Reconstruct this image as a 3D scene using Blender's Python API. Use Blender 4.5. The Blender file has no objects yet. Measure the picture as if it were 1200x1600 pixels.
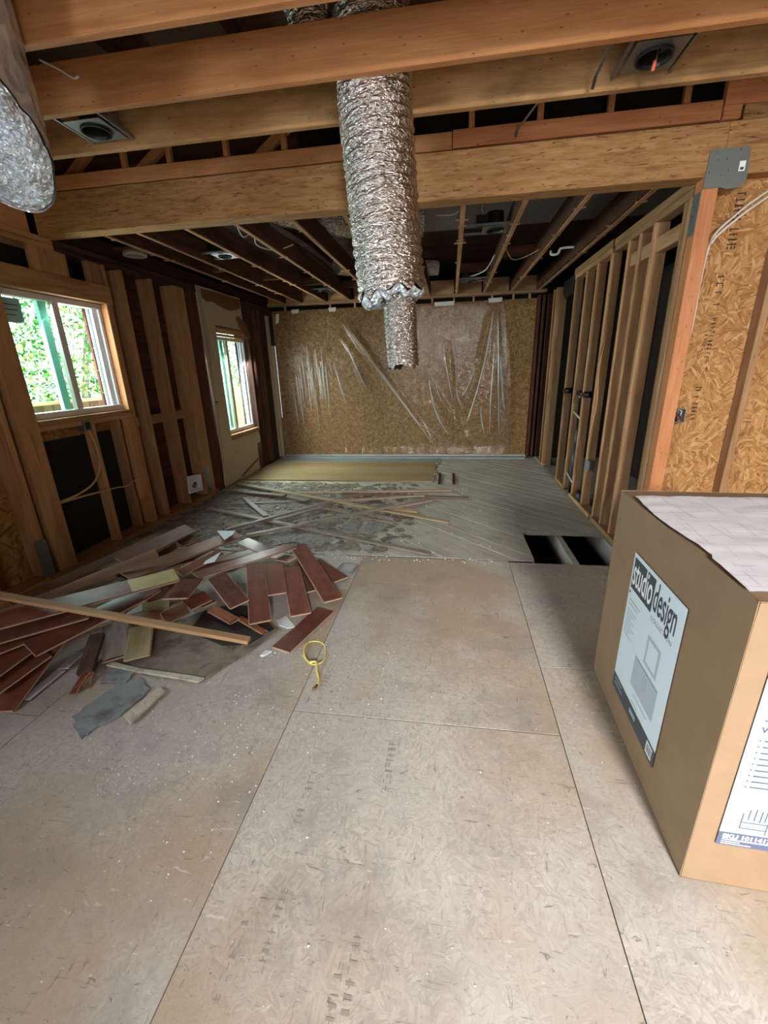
import bpy, math, random
from mathutils import Matrix, Vector, noise as mnoise
random.seed(7)
SC = bpy.context.scene
COL = SC.collection

# ------------------------------------------------------------------ camera, sky, daylight, exposure
cam_d = bpy.data.cameras.new('camera')
cam = bpy.data.objects.new('camera', cam_d)
COL.objects.link(cam)
cam_d.sensor_fit = 'VERTICAL'
cam_d.sensor_height = 36.0
cam_d.lens = 661.207 / 1600 * 36.0
cam_d.clip_start = 0.02
CAM_M = ((0.988701, -0.020409, 0.148504), (0.147146, 0.321174, -0.935519), (-0.028603, 0.9468, 0.320548))
cam.matrix_world = Matrix([list(CAM_M[i]) + [(0.0, 0.0, 1.54)[i]] for i in range(3)] + [[0, 0, 0, 1]])
SC.camera = cam

world = bpy.data.worlds.new('world')
SC.world = world
world.use_nodes = True
wn = world.node_tree.nodes['Background']
wn.inputs[0].default_value = (0.80, 0.90, 1.0, 1)
wn.inputs[1].default_value = 3.8

sun_d = bpy.data.lights.new('sun', 'SUN')
sun_d.energy = 14.0
sun_d.angle = math.radians(2)
sun_d.color = (1.0, 0.95, 0.86)
sun = bpy.data.objects.new('sun', sun_d)
COL.objects.link(sun)
sun.rotation_euler = Vector((-0.45, 0.30, -1.0)).to_track_quat('-Z', 'Y').to_euler()

def daylight(name, loc, target, sx, sy, power, color):
    d = bpy.data.lights.new(name, 'AREA')
    d.shape = 'RECTANGLE'
    d.size, d.size_y = sx, sy
    d.energy = power
    d.color = color
    o = bpy.data.objects.new(name, d)
    COL.objects.link(o)
    o.location = loc
    o.rotation_euler = (Vector(target) - Vector(loc)).to_track_quat('-Z', 'Z').to_euler()
    return o
# daylight from outside the patio door and the kitchen window behind the camera, and at the two side windows
daylight('patio_daylight', (1.20, -4.5, 3.55), (1.0, 1.5, 0.3), 0.85, 2.4, 1080, (1.0, 0.985, 0.97))
daylight('kitchen_daylight', (-3.75, -1.25, 1.75), (0.0, 0.6, 0.6), 1.7, 1.3, 110, (0.82, 0.92, 1.0))
daylight('window_daylight', (-3.40, 3.36, 1.70), (-1.0, 3.9, 0.6), 0.9, 0.85, 30, (0.88, 0.95, 1.0))
daylight('window_daylight', (-3.40, 6.23, 1.36), (-1.0, 6.0, 0.3), 0.85, 1.2, 95, (1.0, 0.98, 0.95))

vs = SC.view_settings
vs.view_transform = 'Standard'
vs.look = 'None'
vs.gamma = 1.0
vs.exposure = 0.62
vs.use_curve_mapping = False

# ------------------------------------------------------------------ helpers
def lin(c):
    if isinstance(c, str):
        c = tuple(int(c[i:i + 2], 16) / 255 for i in (0, 2, 4))
    return tuple(x / 12.92 if x <= 0.04045 else ((x + 0.055) / 1.055) ** 2.4 for x in c) + (1,)

def props(o, label=None, cat=None, group=None, kind=None):
    if label: o['label'] = label
    if cat: o['category'] = cat
    if group: o['group'] = group
    if kind: o['kind'] = kind
    return o

def empty(name, loc=(0, 0, 0), **kw):
    o = bpy.data.objects.new(name, None)
    o.empty_display_size = 0.05
    COL.objects.link(o)
    o.location = loc
    return props(o, **kw)

def place(o, parent):
    """parent o while keeping its world place (parents are never rotated)"""
    if parent is not None:
        W = parent.matrix_basis
        if parent.parent is not None:
            W = parent.parent.matrix_basis @ parent.matrix_parent_inverse @ W
        o.parent = parent
        o.matrix_parent_inverse = W.inverted()

def mesh(name, verts, faces, mat, parent=None, smooth=False, at=None, mi=None):
    me = bpy.data.meshes.new(name)
    if at is not None:
        ax, ay, az = at
        verts = [(v[0] - ax, v[1] - ay, v[2] - az) for v in verts]
    me.from_pydata([tuple(v) for v in verts], [], faces)
    for m in (mat if isinstance(mat, (list, tuple)) else [mat]):
        me.materials.append(m)
    if mi: me.polygons.foreach_set('material_index', mi)
    if smooth: me.polygons.foreach_set('use_smooth', [True] * len(faces))
    me.update()
    o = bpy.data.objects.new(name, me)
    COL.objects.link(o)
    if at is not None: o.location = at
    place(o, parent)
    return o

_bcache = {}
def board_mesh(L, w, t, ch, mat, rough=0):
    key = (round(L, 4), round(w, 4), round(t, 4), ch, mat.name, rough)
    if key in _bcache and not rough: return _bcache[key]
    a, b = w / 2, t / 2
    c = min(ch, a * .5, b * .5)
    prof = [(-a + c, -b), (a - c, -b), (a, -b + c), (a, b - c), (a - c, b), (-a + c, b), (-a, b - c), (-a, -b + c)]
    v = [(0, y, z) for y, z in prof] + [(L, y, z) for y, z in prof]
    if rough:   # jagged, broken far end
        v = [(0, y, z) for y, z in prof] + [(L - random.random() * rough, y, z) for y, z in prof]
    f = [tuple(range(7, -1, -1)), tuple(range(8, 16))] + [(i, (i + 1) % 8, 8 + (i + 1) % 8, 8 + i) for i in range(8)]
    me = bpy.data.meshes.new('board')
    me.from_pydata(v, [], f)
    me.materials.append(mat)
    me.update()
    _bcache[key] = me
    return me

def board(name, A, B, w, t, mat, parent=None, up=(0, 0, 1), roll=0, ch=0.002, rough=0):
    """a sawn board from A to B (end centres), its grain along its own length"""
    A, B = Vector(A), Vector(B)
    d = (B - A)
    L = d.length
    x = d.normalized()
    up = Vector(up)
    y = up.cross(x).normalized()
    z = x.cross(y)
    M = Matrix((x, y, z)).transposed().to_4x4()
    if roll: M = M @ Matrix.Rotation(math.radians(roll), 4, 'X')
    M.translation = A
    o = bpy.data.objects.new(name, board_mesh(L, w, t, ch, mat, rough))
    COL.objects.link(o)
    o.matrix_world = M
    place(o, parent)
    return o

def lum(name, lo, hi, axis, mat, parent=None, ch=0.003):
    """axis-aligned lumber between two corners, length along axis"""
    c = [(lo[i] + hi[i]) / 2 for i in range(3)]
    s = [hi[i] - lo[i] for i in range(3)]
    A, B = list(c), list(c)
    A[axis], B[axis] = lo[axis], hi[axis]
    if axis == 2: return board(name, A, B, s[1], s[0], mat, parent, up=(1, 0, 0), ch=ch)
    if axis == 1: return board(name, A, B, s[0], s[2], mat, parent, up=(0, 0, 1), ch=ch)
    return board(name, A, B, s[1], s[2], mat, parent, up=(0, 0, 1), ch=ch)

def slab(name, lo, hi, mat, parent=None, ch=0.0):
    x0, y0, z0 = lo; x1, y1, z1 = hi
    v = [(x0, y0, z0), (x1, y0, z0), (x1, y1, z0), (x0, y1, z0), (x0, y0, z1), (x1, y0, z1), (x1, y1, z1), (x0, y1, z1)]
    f = [(0, 3, 2, 1), (4, 5, 6, 7), (0, 1, 5, 4), (1, 2, 6, 5), (2, 3, 7, 6), (3, 0, 4, 7)]
    return mesh(name, v, f, mat, parent)

def prism(name, poly, z0, z1, mat, parent=None, plane='Z', at=None):
    """extrude a polygon; plane Z: (x,y), X: (y,z), Y: (x,z)"""
    def p3(p, h):
        return (p[0], p[1], h) if plane == 'Z' else (h, p[0], p[1]) if plane == 'X' else (p[0], h, p[1])
    n = len(poly)
    area = sum(poly[i][0] * poly[(i + 1) % n][1] - poly[(i + 1) % n][0] * poly[i][1] for i in range(n))
    if (area < 0) != (plane == 'Y'): poly = poly[::-1]
    v = [p3(p, z0) for p in poly] + [p3(p, z1) for p in poly]
    f = [tuple(range(n - 1, -1, -1)), tuple(range(n, 2 * n))] + [(i, (i + 1) % n, n + (i + 1) % n, n + i) for i in range(n)]
    return mesh(name, v, f, mat, parent, at=at)

def tube(name, pts, r, mat, parent=None, seg=8, smooth=True, closed=False):
    """round cable or pipe through points (Catmull-Rom smoothed)"""
    P = [Vector(p) for p in pts]
    if len(P) > 2:
        Q = []
        n = len(P)
        for i in range(n - 1):
            p0, p1, p2, p3 = P[max(i - 1, 0)], P[i], P[i + 1], P[min(i + 2, n - 1)]
            for k in range(6):
                t = k / 6
                Q.append(0.5 * ((2 * p1) + (p2 - p0) * t + (2 * p0 - 5 * p1 + 4 * p2 - p3) * t * t + (3 * p1 - p0 - 3 * p2 + p3) * t ** 3))
        Q.append(P[-1]); P = Q
    v, f = [], []
    ref = Vector((0.3, 0.2, 1)).normalized()
    for i, p in enumerate(P):
        d = (P[min(i + 1, len(P) - 1)] - P[max(i - 1, 0)]).normalized()
        if abs(d.dot(ref)) > .97: ref = Vector((1, 0.1, 0.2)).normalized()
        a = d.cross(ref).normalized(); b = d.cross(a)
        ref = b.cross(d) if False else ref
        for k in range(seg):
            t = 2 * math.pi * k / seg
            v.append(p + a * math.cos(t) * r + b * math.sin(t) * r)
    m = len(P)
    for i in range(m - 1):
        for k in range(seg):
            f.append((i * seg + k, i * seg + (k + 1) % seg, (i + 1) * seg + (k + 1) % seg, (i + 1) * seg + k))
    f.append(tuple(range(seg - 1, -1, -1))); f.append(tuple(range((m - 1) * seg, m * seg)))
    return mesh(name, v, f, mat, parent, smooth=smooth)

def lathe(name, prof, c, mat, parent=None, seg=28, smooth=False):
    """profile of (r, z) turned about the vertical through c"""
    v, f = [], []
    for r, z in prof:
        for k in range(seg):
            t = 2 * math.pi * k / seg
            v.append((c[0] + r * math.cos(t), c[1] + r * math.sin(t), c[2] + z))
    for i in range(len(prof) - 1):
        for k in range(seg):
            f.append((i * seg + k, i * seg + (k + 1) % seg, (i + 1) * seg + (k + 1) % seg, (i + 1) * seg + k))
    return mesh(name, v, f, mat, parent, smooth=smooth)

def text(name, body, size, M, mat, parent, sx=1.0, align='LEFT', bold=0.0, spacing=1.0):
    cu = bpy.data.curves.new(name, 'FONT')
    cu.body = body; cu.size = size; cu.align_x = align; cu.offset = bold; cu.space_character = spacing
    cu.extrude = 0.0002
    tmp = bpy.data.objects.new('tmp', cu)
    COL.objects.link(tmp)
    dg = bpy.context.evaluated_depsgraph_get()
    me = bpy.data.meshes.new_from_object(tmp.evaluated_get(dg))
    bpy.data.objects.remove(tmp)
    me.materials.clear(); me.materials.append(mat)
    me.transform(M @ Matrix.Diagonal((sx, 1, 1, 1)))
    o = bpy.data.objects.new(name, me)
    COL.objects.link(o)
    place(o, parent)
    return o

# ------------------------------------------------------------------ materials
MATS = {}
class N:
    def __init__(self, name):
        self.m = bpy.data.materials.new(name)
        self.m.use_nodes = True
        self.t = self.m.node_tree
        self.b = self.t.nodes['Principled BSDF']
        MATS[name] = self.m
    def n(self, typ, **kw):
        x = self.t.nodes.new(typ)
        for k, v in kw.items():
            if k.startswith('i_'):
                k = k[2:]
                k = int(k) if k.isdigit() else k.replace('_', ' ')
                x.inputs[k].default_value = v
            else: setattr(x, k, v)
        return x
    def l(self, a, b): self.t.links.new(a, b)
    def ramp(self, fac, stops, interp='LINEAR'):
        r = self.n('ShaderNodeValToRGB')
        r.color_ramp.interpolation = interp
        e = r.color_ramp.elements
        while len(e) < len(stops): e.new(0.5)
        for i, (p, c) in enumerate(stops):
            e[i].position = p; e[i].color = c if len(c) == 4 else lin(c)
        self.l(fac, r.inputs[0])
        return r.outputs[0]
    def mix(self, fac, a, b, mode='MIX'):
        x = self.n('ShaderNodeMix', data_type='RGBA', blend_type=mode)
        for s, v in ((0, fac), (6, a), (7, b)):
            if hasattr(v, 'is_linked') or hasattr(v, 'links'): self.l(v, x.inputs[s])
            else: x.inputs[s].default_value = v
        return x.outputs[2]
    def math(self, op, a, b=0.0, c=None):
        x = self.n('ShaderNodeMath', operation=op)
        for s, v in ((0, a), (1, b)):
            if hasattr(v, 'links'): self.l(v, x.inputs[s])
            else: x.inputs[s].default_value = v
        return x.outputs[0]
    def coords(self, scale=(1, 1, 1), rnd=True):
        tc = self.n('ShaderNodeTexCoord')
        src = tc.outputs['Object']
        if rnd:
            oi = self.n('ShaderNodeObjectInfo')
            va = self.n('ShaderNodeVectorMath', operation='SCALE')
            cx = self.n('ShaderNodeCombineXYZ')
            for k, s in enumerate((37.1, 19.7, 53.3)):
                self.l(self.math('MULTIPLY', oi.outputs['Random'], s), cx.inputs[k])
            ad = self.n('ShaderNodeVectorMath', operation='ADD')
            self.l(src, ad.inputs[0]); self.l(cx.outputs[0], ad.inputs[1])
            src = ad.outputs[0]
            self.rand = oi.outputs['Random']
        self.src = src
        return self.scaled(scale)
    def scaled(self, scale, src=None):
        mp = self.n('ShaderNodeMapping')
        mp.inputs['Scale'].default_value = scale
        self.l(src or self.src, mp.inputs[0])
        return mp.outputs[0]
    def noise(self, vec, scale=1.0, detail=4, rough=.55, dist=0.0):
        x = self.n('ShaderNodeTexNoise')
        x.inputs['Scale'].default_value = scale
        x.inputs['Detail'].default_value = detail
        x.inputs['Roughness'].default_value = rough
        x.inputs['Distortion'].default_value = dist
        self.l(vec, x.inputs['Vector'])
        return x.outputs['Fac']
    def bump(self, h, strength=.3, dist=.01):
        x = self.n('ShaderNodeBump')
        x.inputs['Strength'].default_value = strength
        x.inputs['Distance'].default_value = dist
        self.l(h, x.inputs['Height'])
        self.l(x.outputs[0], self.b.inputs['Normal'])
    def set(self, **kw):
        for k, v in kw.items():
            self.b.inputs[k.replace('_', ' ')].default_value = v
        return self
    def color(self, sock): self.l(sock, self.b.inputs['Base Color'])

def plain(name, c, rough=.6, metal=0.0, spec=.5):
    k = N(name)
    k.set(Base_Color=lin(c), Roughness=rough, Metallic=metal, Specular_IOR_Level=spec)
    return k.m

def wood(name, light, dark, knot='3a1d0c', rough=.65, var=.25, grain=1.0, dirt=None, knots=True):
    k = N(name)
    v = k.coords((1.2, 9, 9))
    base = k.noise(v, 1.3, 3, .5, 1.2)
    fine = k.noise(k.scaled((2.5, 70, 70)), 1.6, 3, .6, .3)
    c = k.ramp(base, [(.30, light), (.72, dark)])
    c2 = k.ramp(fine, [(.30, (.70, .70, .70, 1)), (.62, (1.06, 1.06, 1.06, 1))])
    c = k.mix(.55 * grain, c, c2, 'MULTIPLY')
    if knots:
        vo = k.n('ShaderNodeTexVoronoi', feature='F1')
        k.l(k.scaled((2.3, 7, 7)), vo.inputs['Vector'])
        kn = k.ramp(vo.outputs['Distance'], [(.04, (1, 1, 1, 1)), (.13, (0, 0, 0, 1))])
        c = k.mix(k.math('MULTIPLY', kn, .75), c, lin(knot))
    if dirt:
        dn = k.noise(k.scaled((1.5, 3, 3)), 1.7, 5, .65)
        c = k.mix(k.ramp(dn, [(.45, (0, 0, 0, 1)), (.7, (.8, .8, .8, 1))]), c, lin(dirt))
    hs = k.n('ShaderNodeHueSaturation')
    k.l(c, hs.inputs['Color'])
    k.l(k.math('ADD', k.math('MULTIPLY', k.rand, var * 2), 1 - var), hs.inputs['Value'])
    k.color(hs.outputs[0])
    k.set(Roughness=rough, Specular_IOR_Level=.3)
    k.bump(fine, .25, .002)
    return k.m

def osb(name, plane, cols, soft=.55, sc=1.0, rough=.75, dirt=None, scratch=False):
    """strand board: long thin flakes lying at random angles"""
    k = N(name)
    k.coords(rnd=True)
    rot = {'Z': (0, 0, 0), 'Y': (math.pi / 2, 0, 0), 'X': (math.pi / 2, 0, math.pi / 2)}[plane]
    mp = k.n('ShaderNodeMapping', vector_type='TEXTURE')
    mp.inputs['Rotation'].default_value = rot
    k.l(k.src, mp.inputs[0])
    flat = k.n('ShaderNodeVectorMath', operation='MULTIPLY')
    flat.inputs[1].default_value = (1, 1, 0.02)
    k.l(mp.outputs[0], flat.inputs[0])
    cols_out, hs = None, None
    for i, (cell, sx, sy) in enumerate(((7 * sc, 7 * sc, 38 * sc), (11 * sc, 11 * sc, 60 * sc))):
        big = k.n('ShaderNodeTexVoronoi', feature='F1')
        big.inputs['Scale'].default_value = cell
        off = k.n('ShaderNodeVectorMath', operation='ADD')
        off.inputs[1].default_value = (3.1 * i, 7.7 * i, 0)
        k.l(flat.outputs[0], off.inputs[0])
        k.l(off.outputs[0], big.inputs['Vector'])
        sep = k.n('ShaderNodeSeparateColor')
        k.l(big.outputs['Color'], sep.inputs[0])
        ang = k.math('MULTIPLY', sep.outputs[0], 3.14159)
        vr = k.n('ShaderNodeVectorRotate', rotation_type='Z_AXIS')
        k.l(off.outputs[0], vr.inputs['Vector']); k.l(ang, vr.inputs['Angle'])
        st = k.scaled((sx, sy, 1), vr.outputs[0])
        vo = k.n('ShaderNodeTexVoronoi', feature='F1')
        vo.inputs['Scale'].default_value = 1.0
        vo.inputs['Randomness'].default_value = .95
        k.l(st, vo.inputs['Vector'])
        s2 = k.n('ShaderNodeSeparateColor')
        k.l(vo.outputs['Color'], s2.inputs[0])
        g = k.noise(k.scaled((sx * .5, sy * 3, 1), vr.outputs[0]), 1.0, 2)
        val = k.math('ADD', k.math('MULTIPLY', s2.outputs[0], .78), k.math('MULTIPLY', g, .25))
        if hs is None: hs = val
        else:
            pick = k.math('GREATER_THAN', s2.outputs[1], .5)
            mx = k.n('ShaderNodeMix', data_type='FLOAT')
            k.l(pick, mx.inputs[0]); k.l(hs, mx.inputs[2]); k.l(val, mx.inputs[3])
            hs = mx.outputs[0]
    c = k.ramp(hs, [(i / (len(cols) - 1) * .8 + .1, q) for i, q in enumerate(cols)])
    mean = cols[len(cols) // 2]
    c = k.mix(1 - soft, c, lin(mean))
    if dirt:
        dn = k.noise(flat.outputs[0], 1.1, 6, .62)
        c = k.mix(k.ramp(dn, [(.38, (0, 0, 0, 1)), (.68, (.85, .85, .85, 1))]), c, lin(dirt))
    if scratch:
        # traffic grime, warm worn patches, odd brown strands, scuffs both ways and fine dark slits
        w1 = k.noise(flat.outputs[0], .75, 5, .6)
        c = k.mix(k.ramp(w1, [(.44, (0, 0, 0, 1)), (.58, (.8, .8, .8, 1))]), c, lin('a58f76'))
        w2 = k.noise(flat.outputs[0], 2.6, 6, .7)
        c = k.mix(k.ramp(w2, [(.50, (0, 0, 0, 1)), (.70, (.6, .6, .6, 1))]), c, lin('857e78'))
        fl = k.math('GREATER_THAN', hs, .955)
        c = k.mix(k.math('MULTIPLY', fl, .55), c, lin('a2764f'))
        for sx_, sy_, off_, col_ in ((5, 46, 0, '574d44'), (40, 6, 3, '62574d'), (16, 30, 7, '50463d')):
            o_ = k.n('ShaderNodeVectorMath', operation='ADD'); o_.inputs[1].default_value = (off_, off_ * 2.0, 0)
            k.l(flat.outputs[0], o_.inputs[0])
            sn = k.noise(k.scaled((sx_, sy_, 1), o_.outputs[0]), 1.6, 4, .7, 1.2)
            c = k.mix(k.ramp(sn, [(.635, (0, 0, 0, 1)), (.69, (.6, .6, .6, 1))]), c, lin(col_))
        br_ = k.noise(k.scaled((9, 30, 1), flat.outputs[0]), 1.3, 4, .7, .6)
        c = k.mix(k.ramp(br_, [(.64, (0, 0, 0, 1)), (.70, (.5, .5, .5, 1))]), c, lin('e0d6c8'))
    k.color(c)
    k.set(Roughness=rough, Specular_IOR_Level=.25)
    k.bump(hs, .35, .003)
    return k.m

M_FLOOR = osb('floor_osb', 'Z', ['8a8178', 'a89d92', 'b7ada1', 'c0b6ab', 'd0c7bb'], soft=.46, sc=2.5, dirt='aaa59f', scratch=True, rough=.55)
M_OSB_Y = osb('osb_back', 'Y', ['4a3019', '70522f', '84643c', '937148', 'a8885c'], soft=.65, sc=1.5)
M_OSB_YR = osb('osb_fresh', 'Y', ['6b4322', '96683b', 'ab7d4b', 'ba8c58', 'd0a878'], soft=.65, sc=1.35)
M_OSB_X = osb('osb_side', 'X', ['4c2c12', '7c5127', '94683a', 'a1753f', 'b38a52'], soft=.6, sc=1.0)
M_STUD = wood('stud_wood', 'b98d63', '976b43', rough=.7)
M_STUD_R = wood('stud_right', 'c29a73', 'a1764f', rough=.7)
M_JOIST = wood('joist_fir', 'c98f5d', 'ad7344', rough=.6, var=.10)
M_JOIST_T = wood('joist_tan', 'c0986a', 'a47b4b', rough=.65, var=.08, dirt='684d2c')
M_OLD = wood('old_dark_wood', '4a2f20', '2c1a11', rough=.8, var=.2)
M_OLDRED = wood('old_red_wood', '58321f', '371b10', rough=.8, var=.25)
M_OLDJ = wood('old_joist', '63422c', '3f2717', rough=.8, var=.15)
M_FRINGE = wood('lath_residue', 'c69a76', '8f6444', rough=.9, var=.2, knots=False)
M_POST = wood('post_fir', 'cd8c5e', 'b57348', rough=.55, var=.03)
M_CHORD = wood('chord_fir', 'c8905f', 'b07646', rough=.6, var=.1)
M_DECK = wood('roof_deck_wood', '5d3f26', '3d2715', rough=.85, var=.2)

def strand_beam():
    k = N('strand_beam')
    k.coords((1, 1, 1))
    a = k.noise(k.scaled((3, 26, 26)), 2.0, 4, .6, .5)
    b = k.noise(k.scaled((7, 60, 60)), 2.0, 3, .6, .8)
    c = k.ramp(a, [(.25, 'b78d5e'), (.5, 'a37a4c'), (.75, '7d5732')])
    c = k.mix(k.ramp(b, [(.60, (0, 0, 0, 1)), (.66, (.85, .85, .85, 1))]), c, lin('57351a'))
    k.color(c)
    k.set(Roughness=.7, Specular_IOR_Level=.25)
    k.bump(b, .4, .003)
    return k.m
M_LSL = strand_beam()

def foil(name, c, scale=26, rough=.22, strength=.8, stretch=(1, 1, 1), metal=1.0):
    k = N(name)
    v = k.coords(stretch)
    vo = k.n('ShaderNodeTexVoronoi', feature='F1')
    vo.inputs['Scale'].default_value = scale
    nz = k.n('ShaderNodeTexNoise'); nz.inputs['Scale'].default_value = scale * .7; nz.inputs['Detail'].default_value = 4
    k.l(v, nz.inputs['Vector'])
    ad = k.n('ShaderNodeVectorMath', operation='ADD')
    sc_ = k.n('ShaderNodeVectorMath', operation='SCALE'); sc_.inputs['Scale'].default_value = .06
    k.l(nz.outputs['Color'], sc_.inputs[0]); k.l(v, ad.inputs[0]); k.l(sc_.outputs[0], ad.inputs[1])
    k.l(ad.outputs[0], vo.inputs['Vector'])
    h = k.math('ADD', vo.outputs['Distance'], k.math('MULTIPLY', nz.outputs['Fac'], .8))
    k.set(Base_Color=lin(c), Metallic=metal, Roughness=rough)
    k.bump(h, strength, .02)
    return k.m
M_FOIL = foil('duct_foil', 'e2dcd6', 42, .2, .6, (1, 1, 2.2))
M_FOIL2 = foil('core_foil', 'd0cac4', 50, .2, .6, (1, 1, 2.2))
M_FOILIN = foil('liner_foil', 'eaf6fd', 40, .28, .9, metal=.6)
M_JACKET = foil('jacket_film', 'cdd0d4', 16, .22, .45, metal=.65)
M_GALV = plain('galvanised', '8d9091', .42, .9)
M_PLATE = plain('plate_steel', '6f746d', .55, .25)
M_BLACK = plain('black_paper', '0c0d0f', .75)
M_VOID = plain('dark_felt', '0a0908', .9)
M_CAN = plain('black_can', '141312', .45)
M_ABS = plain('black_pipe', '17181a', .35)
M_BLUEPIPE = plain('pipe_coupling', '3c4c57', .4)
M_MEMB = plain('grey_membrane', '7f8486', .45)
M_DRY = plain('drywall', 'b0a080', .85)
M_DRYEDGE = plain('gypsum_edge', '9a9080', .95)
M_BROWNP = plain('torn_brown_paper', '6e4a22', .9)
M_VINYL = plain('window_vinyl', 'c9c4ba', .5)
M_VINYLW = plain('window_vinyl_white', 'e9eff4', .45)
M_TEAL = plain('sash_teal', '9ccfc6', .5)
M_CABLE = plain('cream_cable', 'b9975f', .55)
M_WCABLE = plain('white_cable', 'd9d3cc', .5)
M_YWIRE = plain('yellow_wire', 'd9c76c', .45)
M_COPPER = plain('copper_end', 'a3762f', .35, .9)
M_WHITE = plain('white_scrap', 'd9dde2', .6)
M_TAPE = plain('white_tape', 'd6d2c9', .6)
M_OUTW = plain('white_plastic', 'd5d6d8', .4)
M_RED = plain('red_wirenut', 'c4331c', .4)
M_ORANGE = plain('orange_tag', 'e2714c', .5)
M_INSUL = plain('yellow_insulation', '8f8a4a', .95)
M_CRUMB = plain('plaster_crumb', 'd8d5cf', .9)
M_EARTH = plain('crawl_earth', '3a342c', .95)
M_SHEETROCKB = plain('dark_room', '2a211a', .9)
M_INT = plain('front_wall_board', 'b59468', .8)

def cardboard():
    k = N('cardboard')
    k.coords((1, 1, 1))
    n_ = k.noise(k.scaled((5, 5, 5)), 1.5, 5, .6)
    c = k.ramp(n_, [(.3, '8b7359'), (.7, '967d62')])
    k.color(c)
    k.set(Roughness=.62, Specular_IOR_Level=.25)
    return k.m
M_CARD = cardboard()
M_LABEL = plain('label_paper', 'dbeaf3', .35)
M_LABEL2 = plain('front_label_paper_dimmed', '9aabb8', .5)  # side label's paper darkened to offset the strong light on the front
M_INK2 = plain('front_label_ink', '5a6067', .6)
M_INKB2 = plain('front_label_band', '565f76', .5)
M_INK = plain('label_ink', '3f4750', .5)
M_INKG = plain('label_grey_ink', '98a6b0', .5)
M_INKL = plain('label_pale_ink', 'b3c1ca', .5)
M_INKB = plain('label_slate', '7d889e', .5)
M_LABW = plain('label_white', 'f4f8fa', .4)

def plan_paper():
    k = N('plan_paper')
    k.coords((1, 1, 1), rnd=False)
    c = lin('f1f0f6')
    for rz, bw, rh, ms in ((.32, .17, .11, .004), (-.20, .33, .23, .006), (.45, .06, .045, .0022)):
        mp = k.n('ShaderNodeMapping')
        mp.inputs['Rotation'].default_value = (0, 0, rz * .3)
        k.l(k.src, mp.inputs[0])
        br = k.n('ShaderNodeTexBrick')
        br.inputs['Scale'].default_value = 1.0; br.offset = 0.0
        br.inputs['Brick Width'].default_value = bw
        br.inputs['Row Height'].default_value = rh
        br.inputs['Mortar Size'].default_value = ms * .35
        br.inputs['Mortar Smooth'].default_value = .1
        k.l(mp.outputs[0], br.inputs['Vector'])
        keep = k.ramp(k.noise(k.src, 5 + 9 * abs(rz), 2), [(.47, (0, 0, 0, 1)), (.53, (.4, .4, .4, 1))])
        fac = k.math('MULTIPLY', br.outputs['Fac'], keep)
        c = k.mix(fac, c, lin('6d6c86'))
    k.color(c)
    k.set(Roughness=.55)
    return k.m
M_PLAN = plan_paper()

def floorboard(name, a, b, rough=.3, spec=.5):
    k = N(name)
    k.coords((2, 14, 14))
    n1 = k.noise(k.scaled((2, 16, 16)), 1.5, 4, .6, .4)
    c = k.ramp(n1, [(.3, a), (.75, b)])
    dn = k.noise(k.scaled((6, 6, 6)), 2.0, 5, .65)
    c = k.mix(k.ramp(dn, [(.52, (0, 0, 0, 1)), (.8, (.5, .5, .5, 1))]), c, lin('8a6f63'))
    hs = k.n('ShaderNodeHueSaturation')
    k.l(c, hs.inputs['Color'])
    k.l(k.math('ADD', k.math('MULTIPLY', k.rand, .35), .82), hs.inputs['Value'])
    k.color(hs.outputs[0])
    k.set(Roughness=rough, Specular_IOR_Level=spec)
    return k.m
DM = {
    'red': floorboard('cherry_plank', '7a4638', '582f27', .34),
    'redgloss': floorboard('glossy_cherry_plank', '704640', '543530', .2),
    'brown': floorboard('brown_plank', '86614a', '624636', .4),
    'pale': floorboard('pale_plank_back', 'a59a6e', '857b55', .55),
    'grey': floorboard('grey_plank_edge', 'a08c7c', '7d6a5b', .6),
    'greyboard': floorboard('weathered_board', '9b9089', '6e625c', .7),
    'darkstick': floorboard('dark_batten', '5d4636', '3c2b20', .7),
    'orange': floorboard('splintered_fir', 'a5623c', '7d452a', .7),
    'stick': floorboard('furring_fir', 'c09a70', '99724a', .65),
    'strip_grey': floorboard('grey_strip', '8a8074', '62584c', .5),
    'strip_brown': floorboard('brown_strip', '7d6553', '574536', .5),
    'strip_pink': floorboard('pinkish_strip', 'b59884', '8d7462', .65),
    'strip_light': floorboard('tan_strip', 'b8a27e', '94795a', .6),
    'reflected': floorboard('painted_reflection', 'c8bd82', 'b0a468', .4),  # yellowish foliage reflection on one plank end, put into the colour
    'white': M_WHITE,
}
M_CORE = plain('plank_core', 'b79c84', .8)

def oldfloor():
    k = N('old_subfloor')
    k.coords((1, 1, 1))
    a = k.noise(k.scaled((3, 22, 22)), 1.5, 5, .65, .6)
    c = k.ramp(a, [(.25, 'b8b2a6'), (.55, 'a19b8f'), (.8, '787167')])
    d = k.noise(k.scaled((1.3, 1.3, 1.3)), 1.6, 6, .65)
    c = k.mix(k.ramp(d, [(.45, (0, 0, 0, 1)), (.7, (.7, .7, .7, 1))]), c, lin('bfbbb0'))
    k.color(c)
    k.set(Roughness=.5, Specular_IOR_Level=.4)
    k.bump(a, .3, .003)
    return k.m
M_OLDFLOOR = oldfloor()
M_HARD = floorboard('oak_remnant', 'a08d68', '80694a', .42)
M_BLUE = floorboard('blue_grey_strip', '8fa3ab', '747d7e', .6)

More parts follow.
